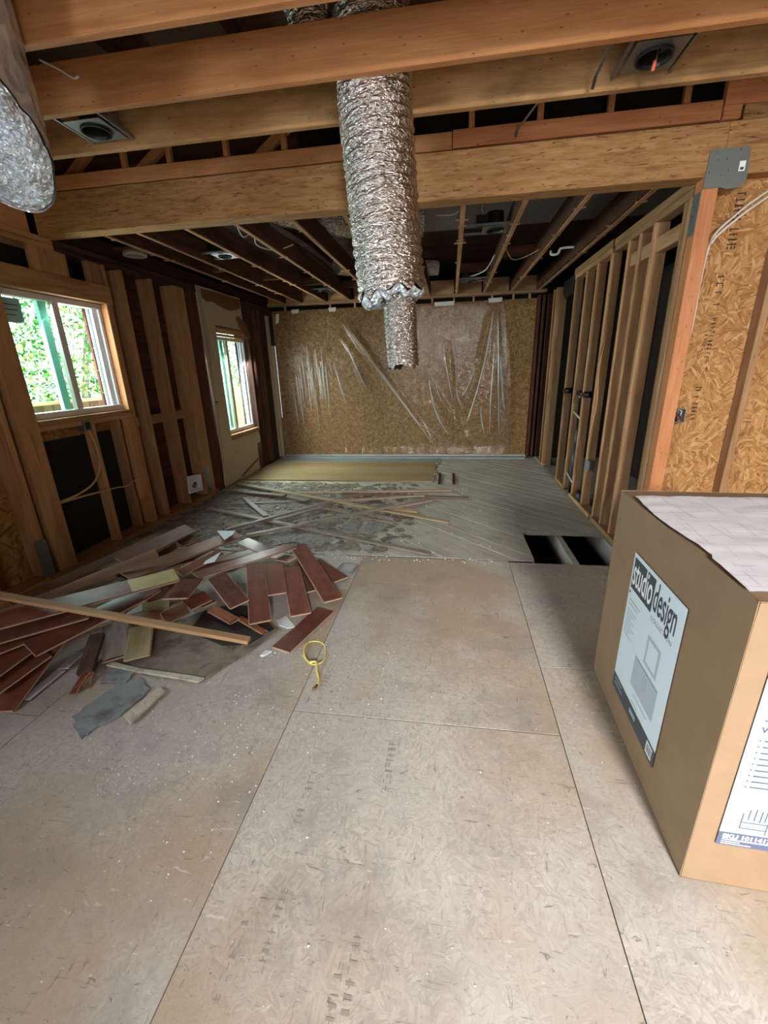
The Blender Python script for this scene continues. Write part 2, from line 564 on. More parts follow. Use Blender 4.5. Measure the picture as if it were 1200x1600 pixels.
def mottled(name, a, b, c_, scale=4, rough=.7):
    k = N(name)
    k.coords((1, 1, 1))
    n1 = k.noise(k.src, scale, 6, .65, .4)
    c = k.ramp(n1, [(.32, a), (.5, b), (.68, c_)])
    k.color(c)
    k.set(Roughness=rough)
    return k.m
M_SHEET = mottled('old_vinyl_back', '5a5048', '85796a', '3a2a20', 5)
M_SHEETG = mottled('grey_vinyl', '6e7276', '8b8d90', '5a5854', 8, .6)
M_FLAKE = mottled('torn_underlay', '6f6d68', '8a8880', '55524c', 12)
def torn():
    k = N('torn_underlay')
    k.coords((1, 1, 1), rnd=False)
    geo = k.n('ShaderNodeNewGeometry')
    c = k.ramp(geo.outputs['Random Per Island'], [(.0, '5e574d'), (.4, '7a7266'), (.75, '938b7e'), (1.0, '6b6053')])
    n1 = k.noise(k.src, 14, 5, .65)
    c = k.mix(k.ramp(n1, [(.45, (0, 0, 0, 1)), (.65, (.7, .7, .7, 1))]), c, lin('5a5249'))
    k.color(c); k.set(Roughness=.65)
    return k.m
M_TORN = torn()
M_TAPEY = mottled('yellowed_backing', 'a59f8c', 'c5c0b0', '8b8271', 9)

def thin_fresnel(k, lo, hi, power, normal=None):
    lw = k.n('ShaderNodeLayerWeight')
    if normal is not None: k.l(normal, lw.inputs['Normal'])
    f = k.math('POWER', lw.outputs['Facing'], power)
    return k.math('ADD', k.math('MULTIPLY', f, hi - lo), lo)

def glass(name, tint):
    k = N(name)
    tr = k.n('ShaderNodeBsdfTransparent'); tr.inputs[0].default_value = lin(tint)
    gl = k.n('ShaderNodeBsdfGlossy'); gl.inputs['Roughness'].default_value = .03
    mx = k.n('ShaderNodeMixShader')
    k.l(thin_fresnel(k, .03, .6, 4), mx.inputs[0]); k.l(tr.outputs[0], mx.inputs[1]); k.l(gl.outputs[0], mx.inputs[2])
    k.l(mx.outputs[0], k.t.nodes['Material Output'].inputs[0])
    return k.m
M_GLASS = glass('clear_glass', 'f2f8f6')
M_GLASSG = glass('green_glass', 'e0f5ec')

def poly(name='clear_plastic', milk=.02, lo=.03):
    k = N(name)
    tr = k.n('ShaderNodeBsdfTransparent'); tr.inputs[0].default_value = (.95, .95, .94, 1)
    gl = k.n('ShaderNodeBsdfGlossy'); gl.inputs['Roughness'].default_value = .16
    di = k.n('ShaderNodeBsdfDiffuse'); di.inputs[0].default_value = (.75, .74, .70, 1)
    k.coords((1, 1, 1), rnd=False)
    nz = k.noise(k.scaled((16, 5, 5)), 2.0, 5, .65, 1.0)
    bp = k.n('ShaderNodeBump'); bp.inputs['Strength'].default_value = .18 if milk < .1 else .05; bp.inputs['Distance'].default_value = .03
    k.l(nz, bp.inputs['Height'])
    k.l(bp.outputs[0], gl.inputs['Normal'])
    m1 = k.n('ShaderNodeMixShader'); m1.inputs[0].default_value = milk
    k.l(tr.outputs[0], m1.inputs[1]); k.l(di.outputs[0], m1.inputs[2])
    m2 = k.n('ShaderNodeMixShader')
    k.l(thin_fresnel(k, lo, .8, 3, bp.outputs[0]), m2.inputs[0]); k.l(m1.outputs[0], m2.inputs[1]); k.l(gl.outputs[0], m2.inputs[2])
    k.l(m2.outputs[0], k.t.nodes['Material Output'].inputs[0])
    return k.m
M_POLY = poly()
M_PLEAT = poly('plastic_pleat', .34, .10)

def leafmat():
    k = N('leaf')
    k.coords((1, 1, 1), rnd=False)
    geo = k.n('ShaderNodeNewGeometry')
    c = k.ramp(geo.outputs['Random Per Island'], [(.0, '2f6d2a'), (.45, '4f9440'), (.75, '7fae52'), (.93, 'cfc24a')])
    k.color(c)
    k.set(Roughness=.5)
    return k.m
M_LEAF = leafmat()
M_FENCE = wood('fence_cedar', 'c9a47c', 'a98258', rough=.8)
M_GROUND = plain('yard_ground', '8a8a72', .95)
M_BARK = plain('bark', '8f8a80', .9)

# ------------------------------------------------------------------ main dimensions (metres)
XL, XR, YB = -3.127, 1.473, 7.686      # stud faces of the side walls, face of the far wall
YBM = 3.28                              # near face of the beam
SD = 0.165                              # depth of the side wall framing
XS = XL - SD

# ------------------------------------------------------------------ floor
floor = empty('floor', kind='structure', label='dusty strand board subfloor with old diagonal planks beyond')
cols = [(-3.25, -1.932, (-2.9, -0.6, 1.35, 3.30)), (-1.932, -0.712, (-2.9, 0.28, 2.72, 3.30)), (-0.712, 0.508, (-2.9, -0.91, 1.53, 3.30)),
        (0.508, 1.728, (-2.9, -0.44, 1.985, 3.285)), (1.728, 2.95, (-2.9, -0.91, 1.53, 3.285)), (2.95, 3.7, (-2.9, 0.4, 3.285))]
for x0, x1, ys in cols:
    for y0, y1 in zip(ys, ys[1:]):
        slab('osb_panel', (x0 + .0018, y0 + .0035, -.02), (x1 - .0018, y1 - .0035, 0.0), M_FLOOR, floor)

def clip(poly, nx, ny, d):          # keep nx*x+ny*y <= d
    out = []
    for i, p in enumerate(poly):
        q = poly[(i + 1) % len(poly)]
        a, b = nx * p[0] + ny * p[1] - d, nx * q[0] + ny * q[1] - d
        if a <= 0: out.append(p)
        if a * b < 0:
            t = a / (a - b)
            out.append((p[0] + (q[0] - p[0]) * t, p[1] + (q[1] - p[1]) * t))
    return out

PWID, s2 = .146, math.sqrt(.5)
for (rx0, rx1, ry0, ry1) in ((-3.25, .724, 3.335, 7.66), (.724, 1.50, 3.985, 7.66), (1.50, 3.6, 3.42, 7.66)):
    rect = [(rx0, ry0), (rx1, ry0), (rx1, ry1), (rx0, ry1)]
    k0, k1 = int((rx0 + ry0) * s2 / PWID) - 1, int((rx1 + ry1) * s2 / PWID) + 1
    for k in range(k0, k1 + 1):
        a, b = k * PWID + .002, (k + 1) * PWID - .002
        p = clip(clip(rect, s2, s2, b), -s2, -s2, -a)
        if len(p) < 3: continue
        cx = sum(q[0] for q in p) / len(p); cy = sum(q[1] for q in p) / len(p)
        if rx0 == -3.25 and ry0 < 3.4:    # ragged near ends along the strand board edge
            p = [(x, y + (random.uniform(-.02, .03) if y < 3.34 else 0)) for x, y in p]
        dz = random.uniform(-.003, .001)
        loc = [( (x - cx) * s2 - (y - cy) * s2, (x - cx) * s2 + (y - cy) * s2) for x, y in p]
        n = len(loc)
        v = [(x, y, -.022) for x, y in loc] + [(x, y, 0) for x, y in loc]
        f = [tuple(range(n - 1, -1, -1)), tuple(range(n, 2 * n))] + [(i, (i + 1) % n, n + (i + 1) % n, n + i) for i in range(n)]
        o = mesh('plank', v, f, M_OLDFLOOR)
        o.matrix_world = Matrix.Translation((cx, cy, -.008 + dz)) @ Matrix.Rotation(-math.pi / 4, 4, 'Z')
        place(o, floor)
# remnant of the finished oak floor and the painted strip against the far wall
for i in range(9):
    y0 = 5.86 + i * .148
    lum('oak_board', (-3.10 + random.uniform(0, .02), y0, -.006), (-.20 + random.uniform(-.03, .03), y0 + .1465, .011), 0, M_HARD, floor, ch=.001)
lum('sill_strip', (-3.10, 7.21, -.006), (-.15, 7.48, .006), 0, M_BLUE, floor)
lum('sill_strip', (-3.10, 7.49, -.006), (1.30, 7.66, .02), 0, M_BLUE, floor)
for x in (-.14, .06):
    lum('nailing_strip', (x, 5.75, -.006), (x + .035, 6.35, .012), 1, M_OLD, floor)
# what shows in the cut-out: joists over the crawl space
for x, w, m in ((-1.2, .05, M_OLDFLOOR), (-.4, .05, M_OLDFLOOR), (.40, .05, M_OLDFLOOR), (1.035, .055, M_OLDFLOOR), (1.46, .09, M_OLDFLOOR), (2.2, .05, M_OLDFLOOR)):
    lum('floor_joist', (x, 3.20, -.25), (x + w, 7.6, -.035), 1, m, floor)
lum('crawl_pipe', (.6, 4.4, -.5), (1.45, 4.46, -.45), 0, M_GALV, floor)
slab('crawl_ground', (-3.4, -3.0, -.85), (3.8, 7.9, -.80), M_EARTH, floor)
for lo, hi in (((-3.42, -3.0, -.85), (-3.27, 7.9, -.002)), ((3.7, -3.0, -.85), (3.8, 7.9, -.002)), ((-3.4, -3.0, -.85), (3.8, -2.92, -.002)), ((-3.4, 7.75, -.85), (3.8, 7.85, -.002))):
    slab('foundation_wall', lo, hi, M_EARTH, floor)
lum('floor_edge', (-3.2, 3.30, -.03), (.70, 3.335, -.012), 0, M_OLD, floor)

# ------------------------------------------------------------------ far wall
wb = empty('wall_back', kind='structure', label='strand board far wall behind clear plastic')
for x0, x1 in ((-3.088, -2.444), (-2.444, -1.20), (-1.20, .06), (.06, 1.33)):
    slab('osb_panel', (x0 + .002, YB, .02), (x1 - .002, YB + .014, 2.53), M_OSB_Y, wb)
lum('corner_batten', (-3.127, 7.60, .0), (-3.098, 7.70, .72), 2, M_DRY, wb)
lum('corner_batten', (-3.127, 7.60, 1.98), (-3.098, 7.70, 2.53), 2, M_OLD, wb)
lum('corner_batten', (-3.127, 7.60, .72), (-3.098, 7.70, 1.98), 2, M_DRY, wb)
lum('corner_stud', (XS, 7.602, 0), (XL - .001, 7.79, 2.6), 2, M_OLD, wb)
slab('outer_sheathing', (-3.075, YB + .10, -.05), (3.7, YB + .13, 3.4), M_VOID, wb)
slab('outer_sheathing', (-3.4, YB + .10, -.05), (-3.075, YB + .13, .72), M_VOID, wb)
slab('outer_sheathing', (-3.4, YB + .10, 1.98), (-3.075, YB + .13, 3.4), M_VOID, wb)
lum('bottom_plate', (-3.07, YB - .06, .0), (1.33, YB - .004, .045), 0, M_OLDFLOOR, wb)
lum('header_plate', (-3.12, YB - .10, 2.60), (1.45, YB + .04, 2.64), 0, M_STUD_R, wb)
for x0, x1 in ((-3.1, -2.1), (-2.04, -1.66), (-1.6, -1.23), (-1.17, .03), (.10, .46), (.53, .88), (.96, 1.30)):
    lum('blocking', (x0, YB - .09, 2.64), (x1, YB - .05, 2.84), 0, M_STUD_R, wb)
for x in (-2.85, -2.05, -1.62, -1.2, -.75, -.33, .02, .33, .62, .95, 1.2):
    lum('cripple', (x, YB - .02, 2.53), (x + .03, YB + .03, 2.60), 2, M_STUD_R, wb)
for x0, x1 in ((1.335, 1.375), (1.40, 1.44)):
    lum('stud', (x0, YB - .10, .04), (x1, YB + .02, 2.56), 2, M_OLDRED, wb)

# ------------------------------------------------------------------ left wall
wl = empty('wall_left', kind='structure', label='open stud wall with two windows')
def stud(y0, y1, z0=.04, z1=2.50, m=M_STUD, name='stud', dx=0.0, depth=SD):
    return lum(name, (XL - depth + dx, y0, z0), (XL + dx, y1, z1), 2, m, wl)
lum('bottom_plate', (XS, -2.8, 0), (XL, 2.60, .04), 1, M_STUD, wl)
lum('bottom_plate', (XS, 2.602, 0), (XL + .02, 5.20, .045), 1, M_STUD, wl)
lum('bottom_plate', (XS, 5.202, 0), (XL, 7.6, .035), 1, M_OLD, wl)
for z0, z1 in ((2.50, 2.538), (2.541, 2.58)):
    lum('top_plate', (XS, -2.8, z0), (XL, 3.42, z1), 1, M_STUD, wl)
    lum('top_plate', (XS, 3.424, z0), (XL + .01, 7.65, z1), 1, M_OLD, wl)
lum('rim_board', (XS + .05, -2.8, 2.582), (XL - .02, 3.26, 2.83), 1, M_JOIST, wl)
lum('rim_board', (XS, 3.42, 2.582), (XL - .03, 7.65, 2.72), 1, M_OLD, wl)
# sheathing behind the framing
for lo, hi in (((-2.9, 0), (-2.1, 2.6)), ((-2.1, 0), (-.4, 1.1)), ((-2.1, 2.3), (-.4, 2.6)), ((-.4, 0), (1.60, 2.6))):
    slab('osb_panel', (XS - .012, lo[0], lo[1]), (XS, hi[0], hi[1]), M_OSB_X, wl)
slab('osb_panel', (XS - .012, 1.603, 0), (XS, 2.80, 2.6), M_OSB_X, wl)
slab('black_paper', (XS - .012, 2.802, 0), (XS, 3.76, 1.06), M_BLACK, wl)
slab('black_paper', (XS - .012, 2.802, 2.31), (XS, 3.93, 2.6), M_BLACK, wl)
slab('osb_strip', (XS - .004, 2.802, 1.055), (XS + .012, 3.76, 1.185), M_OSB_X, wl)
for i in range(13):          # old board sheathing laid flat, from the window to the drywall, then behind the far studs
    z0 = i * .2
    lum('sheathing_board', (XS - .02, 3.765, z0 + .002), (XS, 5.45, z0 + .197), 1, M_OLDRED, wl)
    lum('sheathing_board', (XS - .02, 6.75, z0 + .002), (XS, 7.70, z0 + .197), 1, M_OLD, wl)
for z0, z1 in ((0, .68), (2.16, 2.6)):
    slab('sheathing_panel', (XS - .02, 5.452, z0), (XS, 6.748, z1), M_OLD, wl)
slab('sheathing_panel', (XS - .02, 5.452, .68), (XS, 5.74, 2.16), M_OLD, wl)
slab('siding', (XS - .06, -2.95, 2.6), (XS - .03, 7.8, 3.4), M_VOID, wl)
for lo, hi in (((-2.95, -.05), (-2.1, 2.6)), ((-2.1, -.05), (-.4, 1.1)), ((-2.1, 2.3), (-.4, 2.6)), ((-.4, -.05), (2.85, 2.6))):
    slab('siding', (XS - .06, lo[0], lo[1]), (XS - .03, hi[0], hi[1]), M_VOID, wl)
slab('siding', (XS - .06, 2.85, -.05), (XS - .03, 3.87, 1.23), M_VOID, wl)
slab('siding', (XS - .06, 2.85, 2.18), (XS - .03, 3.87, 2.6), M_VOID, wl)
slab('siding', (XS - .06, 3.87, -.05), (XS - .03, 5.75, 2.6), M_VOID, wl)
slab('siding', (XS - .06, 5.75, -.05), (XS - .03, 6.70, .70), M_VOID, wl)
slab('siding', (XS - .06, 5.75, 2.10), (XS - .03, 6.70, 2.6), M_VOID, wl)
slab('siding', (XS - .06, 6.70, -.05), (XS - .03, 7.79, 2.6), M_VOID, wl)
for y in (-2.4, -2.14, -.40, 0, .8, 1.6, 2.2):
    stud(y, y + .038)
stud(2.607, 2.646)
lum('post', (XS, 2.70, .045), (XL + .006, 2.866, 2.50), 2, M_STUD, wl)
lum('jack_stud', (XS, 2.868, 1.06), (XL - .02, 2.885, 2.18), 2, M_STUD, wl)
lum('window_header', (XS + .02, 2.872, 2.176), (XL + .012, 3.93, 2.325), 1, M_STUD, wl)
for y0, y1 in ((3.20, 3.342), (3.348, 3.52), (3.73, 3.87)):
    stud(y0, y1, 2.326, 2.498, name='cripple', depth=.05)
lum('window_sill', (XS, 2.872, 1.192), (XL + .008, 3.90, 1.232), 1, M_STUD, wl)
lum('window_sill', (XS + .03, 2.872, 1.152), (XL, 3.90, 1.19), 1, M_STUD, wl)
stud(3.362, 3.402, .045, 1.15, name='cripple', depth=.09)
lum('jack_stud', (XS, 3.862, .045), (XL, 3.90, 2.174), 2, M_JOIST, wl)
lum('stud', (XS, 3.905, .045), (XL - .004, 3.942, 2.5), 2, M_STUD, wl)
lum('doubler', (XL - .045, 3.775, .35), (XL + .004, 3.860, 1.15), 2, M_STUD, wl)
lum('stud', (XS, 3.75, .045), (XL - .06, 3.785, 1.15), 2, M_STUD, wl)
stud(4.12, 4.16); stud(4.55, 4.59)
lum('post', (XS, 4.94, .045), (XL + .004, 5.15, 2.50), 2, M_STUD, wl)
lum('post', (XS, 5.20, .03), (XL + .02, 5.36, 2.52), 2, M_OLDRED, wl)
for y0, y1 in ((3.945, 4.118), (4.162, 4.548), (4.592, 4.938)):
    lum('block', (XS, y0, 1.035), (XS + .045, y1, 1.13), 1, M_STUD, wl)
# far studs
for y0, y1, m, dx in ((6.74, 6.82, M_OLD, 0), (6.90, 6.95, M_OLDRED, .0), (7.12, 7.20, M_OLDJ, .01), (7.40, 7.44, M_OLD, 0)):
    stud(y0, y1, .035, 2.5, m, dx=dx)
lum('trim_board', (XL - .02, 7.50, .02), (XL + .004, 7.598, 2.45), 2, M_DRY, wl)
# the patch of painted drywall around the far window, torn edges
dl = [(5.40, .01), (5.43, .5), (5.42, .8), (5.45, 1.2), (5.43, 1.7), (5.41, 2.1), (5.40, 2.58), (5.8, 2.59), (6.2, 2.58), (6.56, 2.59), (6.58, 2.44), (6.57, 2.3),
      (6.66, 2.24), (6.70, 2.13), (6.64, 2.06), (6.50, 2.15), (5.745, 2.16), (5.75, 1.4), (5.755, .62), (6.66, .63), (6.69, .55), (6.68, .45), (6.57, .44), (6.55, .25), (6.56, .02), (6.1, .0), (5.8, .02)]
prism('drywall', dl, XL - .002, XL + .013, M_DRY, wl, 'X')
prism('torn_paper', [(5.46, 2.56), (5.47, 2.47), (5.60, 2.42), (5.76, 2.44), (5.95, 2.40), (6.2, 2.38), (6.40, 2.41), (6.55, 2.45), (6.55, 2.57), (6.0, 2.57)], XL + .0131, XL + .0145, M_BROWNP, wl, 'X')
prism('torn_edge', [(5.40, .2), (5.45, .9), (5.44, 1.5), (5.42, 2.1), (5.41, 2.57), (5.50, 2.57), (5.49, 2.3), (5.55, 2.0), (5.53, 1.75), (5.48, 1.6), (5.485, 1.2), (5.46, .6)], XL + .0131, XL + .018, M_DRYEDGE, wl, 'X')
prism('torn_paper', [(6.1, .12), (6.3, .16), (6.53, .22), (6.54, .17), (6.3, .12), (6.05, .06), (5.9, .04), (5.9, .06)], XL + .0131, XL + .0145, M_BROWNP, wl, 'X')
prism('hanging_scrap', [(6.34, 2.30), (6.42, 2.33), (6.55, 2.28), (6.66, 2.20), (6.72, 2.10), (6.71, 2.03), (6.62, 2.04), (6.52, 2.10), (6.42, 2.18)], XL + .022, XL + .034, M_BROWNP, wl, 'X')
for z0 in (2.03, 2.075, 2.115):
    lum('shim', (XL - .06, 5.752, z0), (XL - .005, 6.66, z0 + .028), 1, M_STUD, wl)
lum('window_sill', (XL - .09, 5.752, .635), (XL + .02, 6.70, .69), 1, M_STUD, wl)
# steel straps and plates fixed to the framing
def strap(y0, y1, z0, z1):
    x = XL + .005
    prism('strap', [(y0 + .01, z0), (y1 - .01, z0), (y1, z0 + .02), (y1, z1 - .02), (y1 - .01, z1), (y0 + .01, z1), (y0, z1 - .02), (y0, z0 + .02)], x, x + .008, M_GALV, wl, 'X')
    for k in range(4):
        z = z0 + .03 + k * (z1 - z0 - .06) / 3
        prism('bolt', [(y0 + (y1 - y0) / 2 + .012 * math.cos(t * 1.047), z + .012 * math.sin(t * 1.047)) for t in range(6)], x + .008, x + .018, M_GALV, wl, 'X')
strap(4.955, 5.055, .08, .40)
strap(2.552, 2.648, .06, .36)

# ------------------------------------------------------------------ windows
def window(name, y0, y1, z0, z1, ym, label, sticker=False):
    w = empty(name, kind='structure', label=label)
    x0, x1 = XL - .135, XL - .07
    lum('frame_head', (x0, y0, z1 - .045), (x1, y1, z1), 1, M_VINYL, w)
    lum('frame_sill', (x0, y0, z0), (x1 + .012, y1, z0 + .05), 1, M_VINYL, w)
    lum('frame_jamb', (x0, y0, z0 + .05), (x1, y0 + .035, z1 - .045), 2, M_VINYL, w)
    lum('frame_jamb', (x0, y1 - .035, z0 + .05), (x1, y1, z1 - .045), 2, M_VINYLW, w)
    lum('jamb_track', (x0 + .012, y1 - .085, z0 + .05), (x1 - .025, y1 - .036, z1 - .045), 2, M_VINYLW, w)
    lum('jamb_track', (x0 + .004, y1 - .115, z0 + .05), (x0 + .011, y1 - .087, z1 - .045), 2, M_VINYLW, w)
    lum('sash_rail', (x0 + .02, ym - .02, z0 + .05), (x1 - .004, ym + .045, z1 - .045), 2, M_VINYL, w)
    lum('sash_stile', (x0 - .02, ym - .105, z0 + .05), (x0 + .018, ym - .03, z1 - .045), 2, M_TEAL, w)
    slab('pane', (x0 + .040, y0 + .035, z0 + .05), (x0 + .044, ym, z1 - .045), M_GLASSG, w)
    slab('pane', (x0 + .026, ym, z0 + .05), (x0 + .030, y1 - .036, z1 - .045), M_GLASS, w)
    if sticker:
        slab('sticker', (x0 + .0445, y0 + .05, z1 - .23), (x0 + .0452, y0 + .21, z1 - .06), plain('sticker_film', '8fb5b6', .5), w)
        for k in range(3):
            slab('sticker_print', (x0 + .0453, y0 + .07, z1 - .11 - k * .035), (x0 + .0456, y0 + .07 + (.12, .11, .08)[k], z1 - .102 - k * .035), M_INK, w)
    return w
window('window_1', 2.872, 3.862, 1.234, 2.174, 3.365, 'wide sliding window beside the debris pile', True)
window('window_2', 5.755, 6.70, .70, 2.03, 6.14, 'tall sliding window in the patch of drywall')

# ------------------------------------------------------------------ right wall: open studs into the next room
wr = empty('wall_right', kind='structure', label='open stud partition with plumbing')
RD = .089
def rstud(y0, y1, z0=.04, z1=2.50, m=M_STUD_R, x0=XR, d=RD, name='stud'):
    return lum(name, (x0, y0, z0), (x0 + d, y1, z1), 2, m, wr)
lum('bottom_plate', (XR, 3.53, 0), (XR + RD, 5.20, .04), 1, M_STUD_R, wr)
lum('bottom_plate', (XR, 5.60, 0), (XR + RD, 6.06, .04), 1, M_STUD_R, wr)
lum('trim_strip', (XR - .022, 4.44, .0), (XR - .001, 5.24, .045), 1, M_STUD_R, wr)
lum('trim_strip', (XR - .022, 3.40, .0), (XR - .001, 4.36, .045), 1, M_STUD_R, wr)
for z0, z1, ya, yb in ((2.502, 2.55, 3.39, 4.72), (2.553, 2.61, 3.39, 4.75), (2.502, 2.55, 4.80, 6.06), (2.553, 2.62, 4.80, 6.10)):
    lum('top_plate', (XR, ya, z0), (XR + RD, yb, z1), 1, M_STUD_R, wr)
lum('header', (XR + .02, 3.53, 2.30), (XR + RD, 4.36, 2.40), 1, M_STUD_R, wr)
for y in (6.00, 5.56, 5.18, 4.78, 4.37, 4.14):
    rstud(y, y + .04)
rstud(3.885, 3.93, d=.10)
rstud(3.385, 3.42); rstud(3.424, 3.46, x0=XR + .005); rstud(3.47, 3.505, x0=XR + .01)
for y in (7.16, 6.98):
    rstud(y, y + .04, .02, 2.56, d=.14)
rstud(7.56, 7.60, .02, 2.56, m=M_OLDRED)
lum('bottom_plate', (XR, 6.98, 0), (XR + .14, 7.6, .025), 1, M_OLDFLOOR, wr)
# hold-down plate at the top of the doorway
prism('gusset', [(6.12, 2.36), (6.46, 2.34), (6.60, 2.42), (6.60, 2.56), (6.12, 2.56)], XR - .004, XR + .012, M_CAN, wr, 'X')
# studs and dark lining of the room behind the partition
for y in (3.9, 4.5, 5.1, 5.7, 6.3, 6.9):
    lum('far_stud', (2.42, y, 0), (2.51, y + .04, 2.5), 2, M_OLDJ, wr)
lum('ledger', (1.60, 3.50, 1.90), (2.40, 3.54, 2.0), 0, M_OLDJ, wr)
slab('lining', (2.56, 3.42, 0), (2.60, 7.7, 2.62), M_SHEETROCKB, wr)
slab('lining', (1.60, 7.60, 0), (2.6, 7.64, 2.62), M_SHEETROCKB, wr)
board('brace', (1.62, 3.75, 0.02), (1.75, 3.62, 2.45), .10, .04, M_OLDFLOOR, wr, up=(0, 1, 0))

# ------------------------------------------------------------------ shear panel and framing beside the post
wp = empty('wall_panel', kind='structure', label='fresh strand board shear wall beside the post')
slab('osb_panel', (1.566, 3.372, 0), (2.70, 3.386, 2.565), M_OSB_YR, wp)
slab('osb_panel', (2.703, 3.372, 0), (3.7, 3.386, 2.565), M_OSB_YR, wp)
lum('stud', (1.950, 3.282, .04), (1.990, 3.370, 2.565), 2, M_STUD_R, wp)
lum('stud', (2.38, 3.282, .04), (2.42, 3.370, 2.565), 2, M_STUD_R, wp)
lum('stud', (2.80, 3.282, .04), (2.84, 3.370, 2.565), 2, M_STUD_R, wp)
lum('bottom_plate', (1.566, 3.282, 0), (3.7, 3.370, .04), 0, M_STUD_R, wp)
board('brace', (2.12, 3.36, .10), (2.37, 3.36, .62), .14, .02, M_STUD_R, wp, up=(0, 1, 0))

# ------------------------------------------------------------------ walls out of view that close the room
wf = empty('wall_front', kind='structure', label='wall behind the viewer with patio door opening')
for lo, hi in (((-3.3, -2.9, 0), (.55, -2.75, 2.83)), ((1.75, -2.9, 0), (3.7, -2.75, 2.83)), ((.55, -2.9, 2.80), (1.75, -2.75, 2.83)), ((.55, -2.9, 0), (1.75, -2.75, .06)), ((-3.3, -2.9, 2.83), (3.7, -2.75, 3.4))):
    slab('wall_board', lo, hi, M_INT, wf)
we = slab('wall_side', (3.6, -2.9, 0), (3.7, 7.8, 3.4), M_INT)
props(we, kind='structure', label='side wall beyond the box')

# ------------------------------------------------------------------ ceiling framing
ce = empty('ceiling', kind='structure', label='open ceiling joists under the roof deck')
YJ = [(2.80, 2.815, 3.01, M_JOIST_T), (2.44, 2.826, 3.03, M_JOIST), (2.015, 2.836, 3.03, M_JOIST), (1.60, 2.836, 3.03, M_JOIST), (1.19, 2.836, 3.03, M_JOIST_T), (.78, 2.836, 3.03, M_JOIST),
      (.37, 2.836, 3.03, M_JOIST), (-.04, 2.836, 3.03, M_JOIST), (-.9, 2.836, 3.03, M_JOIST), (-1.7, 2.836, 3.03, M_JOIST), (-2.4, 2.836, 3.03, M_JOIST)]
for y, z0, z1, m in YJ:
    lum('joist', (-3.12, y, z0), (3.58, y + .04, z1), 0, m, ce)
# gable truss standing on the beam: bottom chord, uprights, sloping webs
lum('bottom_chord', (-3.0, YBM + .0, 2.835), (-.02, YBM + .04, 2.925), 0, M_CHORD, ce)
lum('bottom_chord', (-.015, YBM - .006, 2.838), (1.50, YBM + .036, 2.930), 0, M_POST, ce)
for x in (-2.31, -1.965, -1.545, -1.135, -.735, -.32, .08, .487, .885, 1.294, 1.56):
    lum('upright', (x, YBM + .002, 2.93), (x + .036, YBM + .04, 3.33), 2, M_CHORD, ce)
for a, b in (((-2.85, 2.92), (-2.2, 3.36)), ((-2.25, 2.93), (-1.55, 3.36)), ((-1.35, 2.93), (-.8, 3.3)), ((-.6, 2.93), (0, 3.33))):
    board('web', (a[0], YBM + .10, a[1]), (b[0], YBM + .10, b[1]), .06, .035, M_CHORD, ce, up=(0, 1, 0))
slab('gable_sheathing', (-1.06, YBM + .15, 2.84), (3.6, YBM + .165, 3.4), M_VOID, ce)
slab('gable_sheathing', (-3.2, YBM + .15, 2.84), (-1.062, YBM + .165, 3.4), M_DECK, ce)
lum('gusset_board', (1.508, YBM - .012, 2.90), (3.58, YBM + .03, 3.05), 0, M_POST, ce)
lum('gusset_board', (1.508, YBM - .011, 2.835), (1.60, YBM + .03, 2.899), 0, M_POST, ce)
# roof boards
for i in range(26):
    y0 = -2.9 + i * .245
    lum('roof_board', (-3.3, y0, 3.34), (3.7, y0 + .24, 3.37), 0, M_DECK, ce)
for x in (-2.6, -1.9, -1.2, -.5, .2, .9, 1.6, 2.3):
    board('rafter', (x, -2.7, 3.27), (x, 3.25, 3.27), .04, .13, M_DECK, ce)
# old joists over the far room with plaster lath residue along their lower edges
JX = [-2.79, -2.50, -2.08, -1.66, -1.21, -.80, -.36, .07, .50, .92, 1.33]
for i, x in enumerate(JX):
    w = .045 if i < len(JX) - 1 else .09
    lum('old_joist', (x - w / 2, 3.46, 2.632), (x + w / 2, YB - .11, 2.80), 1, M_OLDJ, ce)
    lum('lath_residue', (x - .019, 3.47, 2.622), (x + .017, YB - .13, 2.632), 1, M_FRINGE, ce)
    for k in range(7):
        y = random.uniform(3.6, 7.3)
        board('lath_stub', (x - random.uniform(.03, .06), y, 2.622), (x + random.uniform(.01, .05), y + random.uniform(-.03, .03), 2.624), random.uniform(.015, .03), .008, M_FRINGE, ce)
for i in range(14):
    lum('attic_board', (-3.3, 3.46 + i * .3, 3.08), (-.9, 3.755 + i * .3, 3.10), 0, M_OLD, ce)
for y0, y1 in ((3.46, 4.55), (4.56, 5.6), (5.61, 6.6), (6.61, 7.7)):
    slab('membrane', (-.9, y0, 3.0 if y0 < 5.5 else 3.08), (3.6, y1, 3.02 if y0 < 5.5 else 3.10), M_MEMB if y0 < 5.5 else M_OLD, ce)
lum('attic_strut', (-1.95, 3.5, 2.85), (-1.90, 7.0, 2.92), 1, M_OLD, ce)
for x0, x1, y, z in ((.10, .48, 6.3, 2.70), (-2.75, -2.52, 5.2, 2.66), (-2.46, -2.10, 5.9, 2.68), (-2.05, -1.68, 6.4, 2.68), (-1.62, -1.24, 6.9, 2.70), (.53, .90, 5.6, 2.70)):
    lum('joist_block', (x0, y, z), (x1, y + .04, z + .10), 0, M_OLDJ, ce)
slab('roof_skin', (-3.45, -3.0, 3.40), (3.8, 7.9, 3.43), M_VOID, ce)

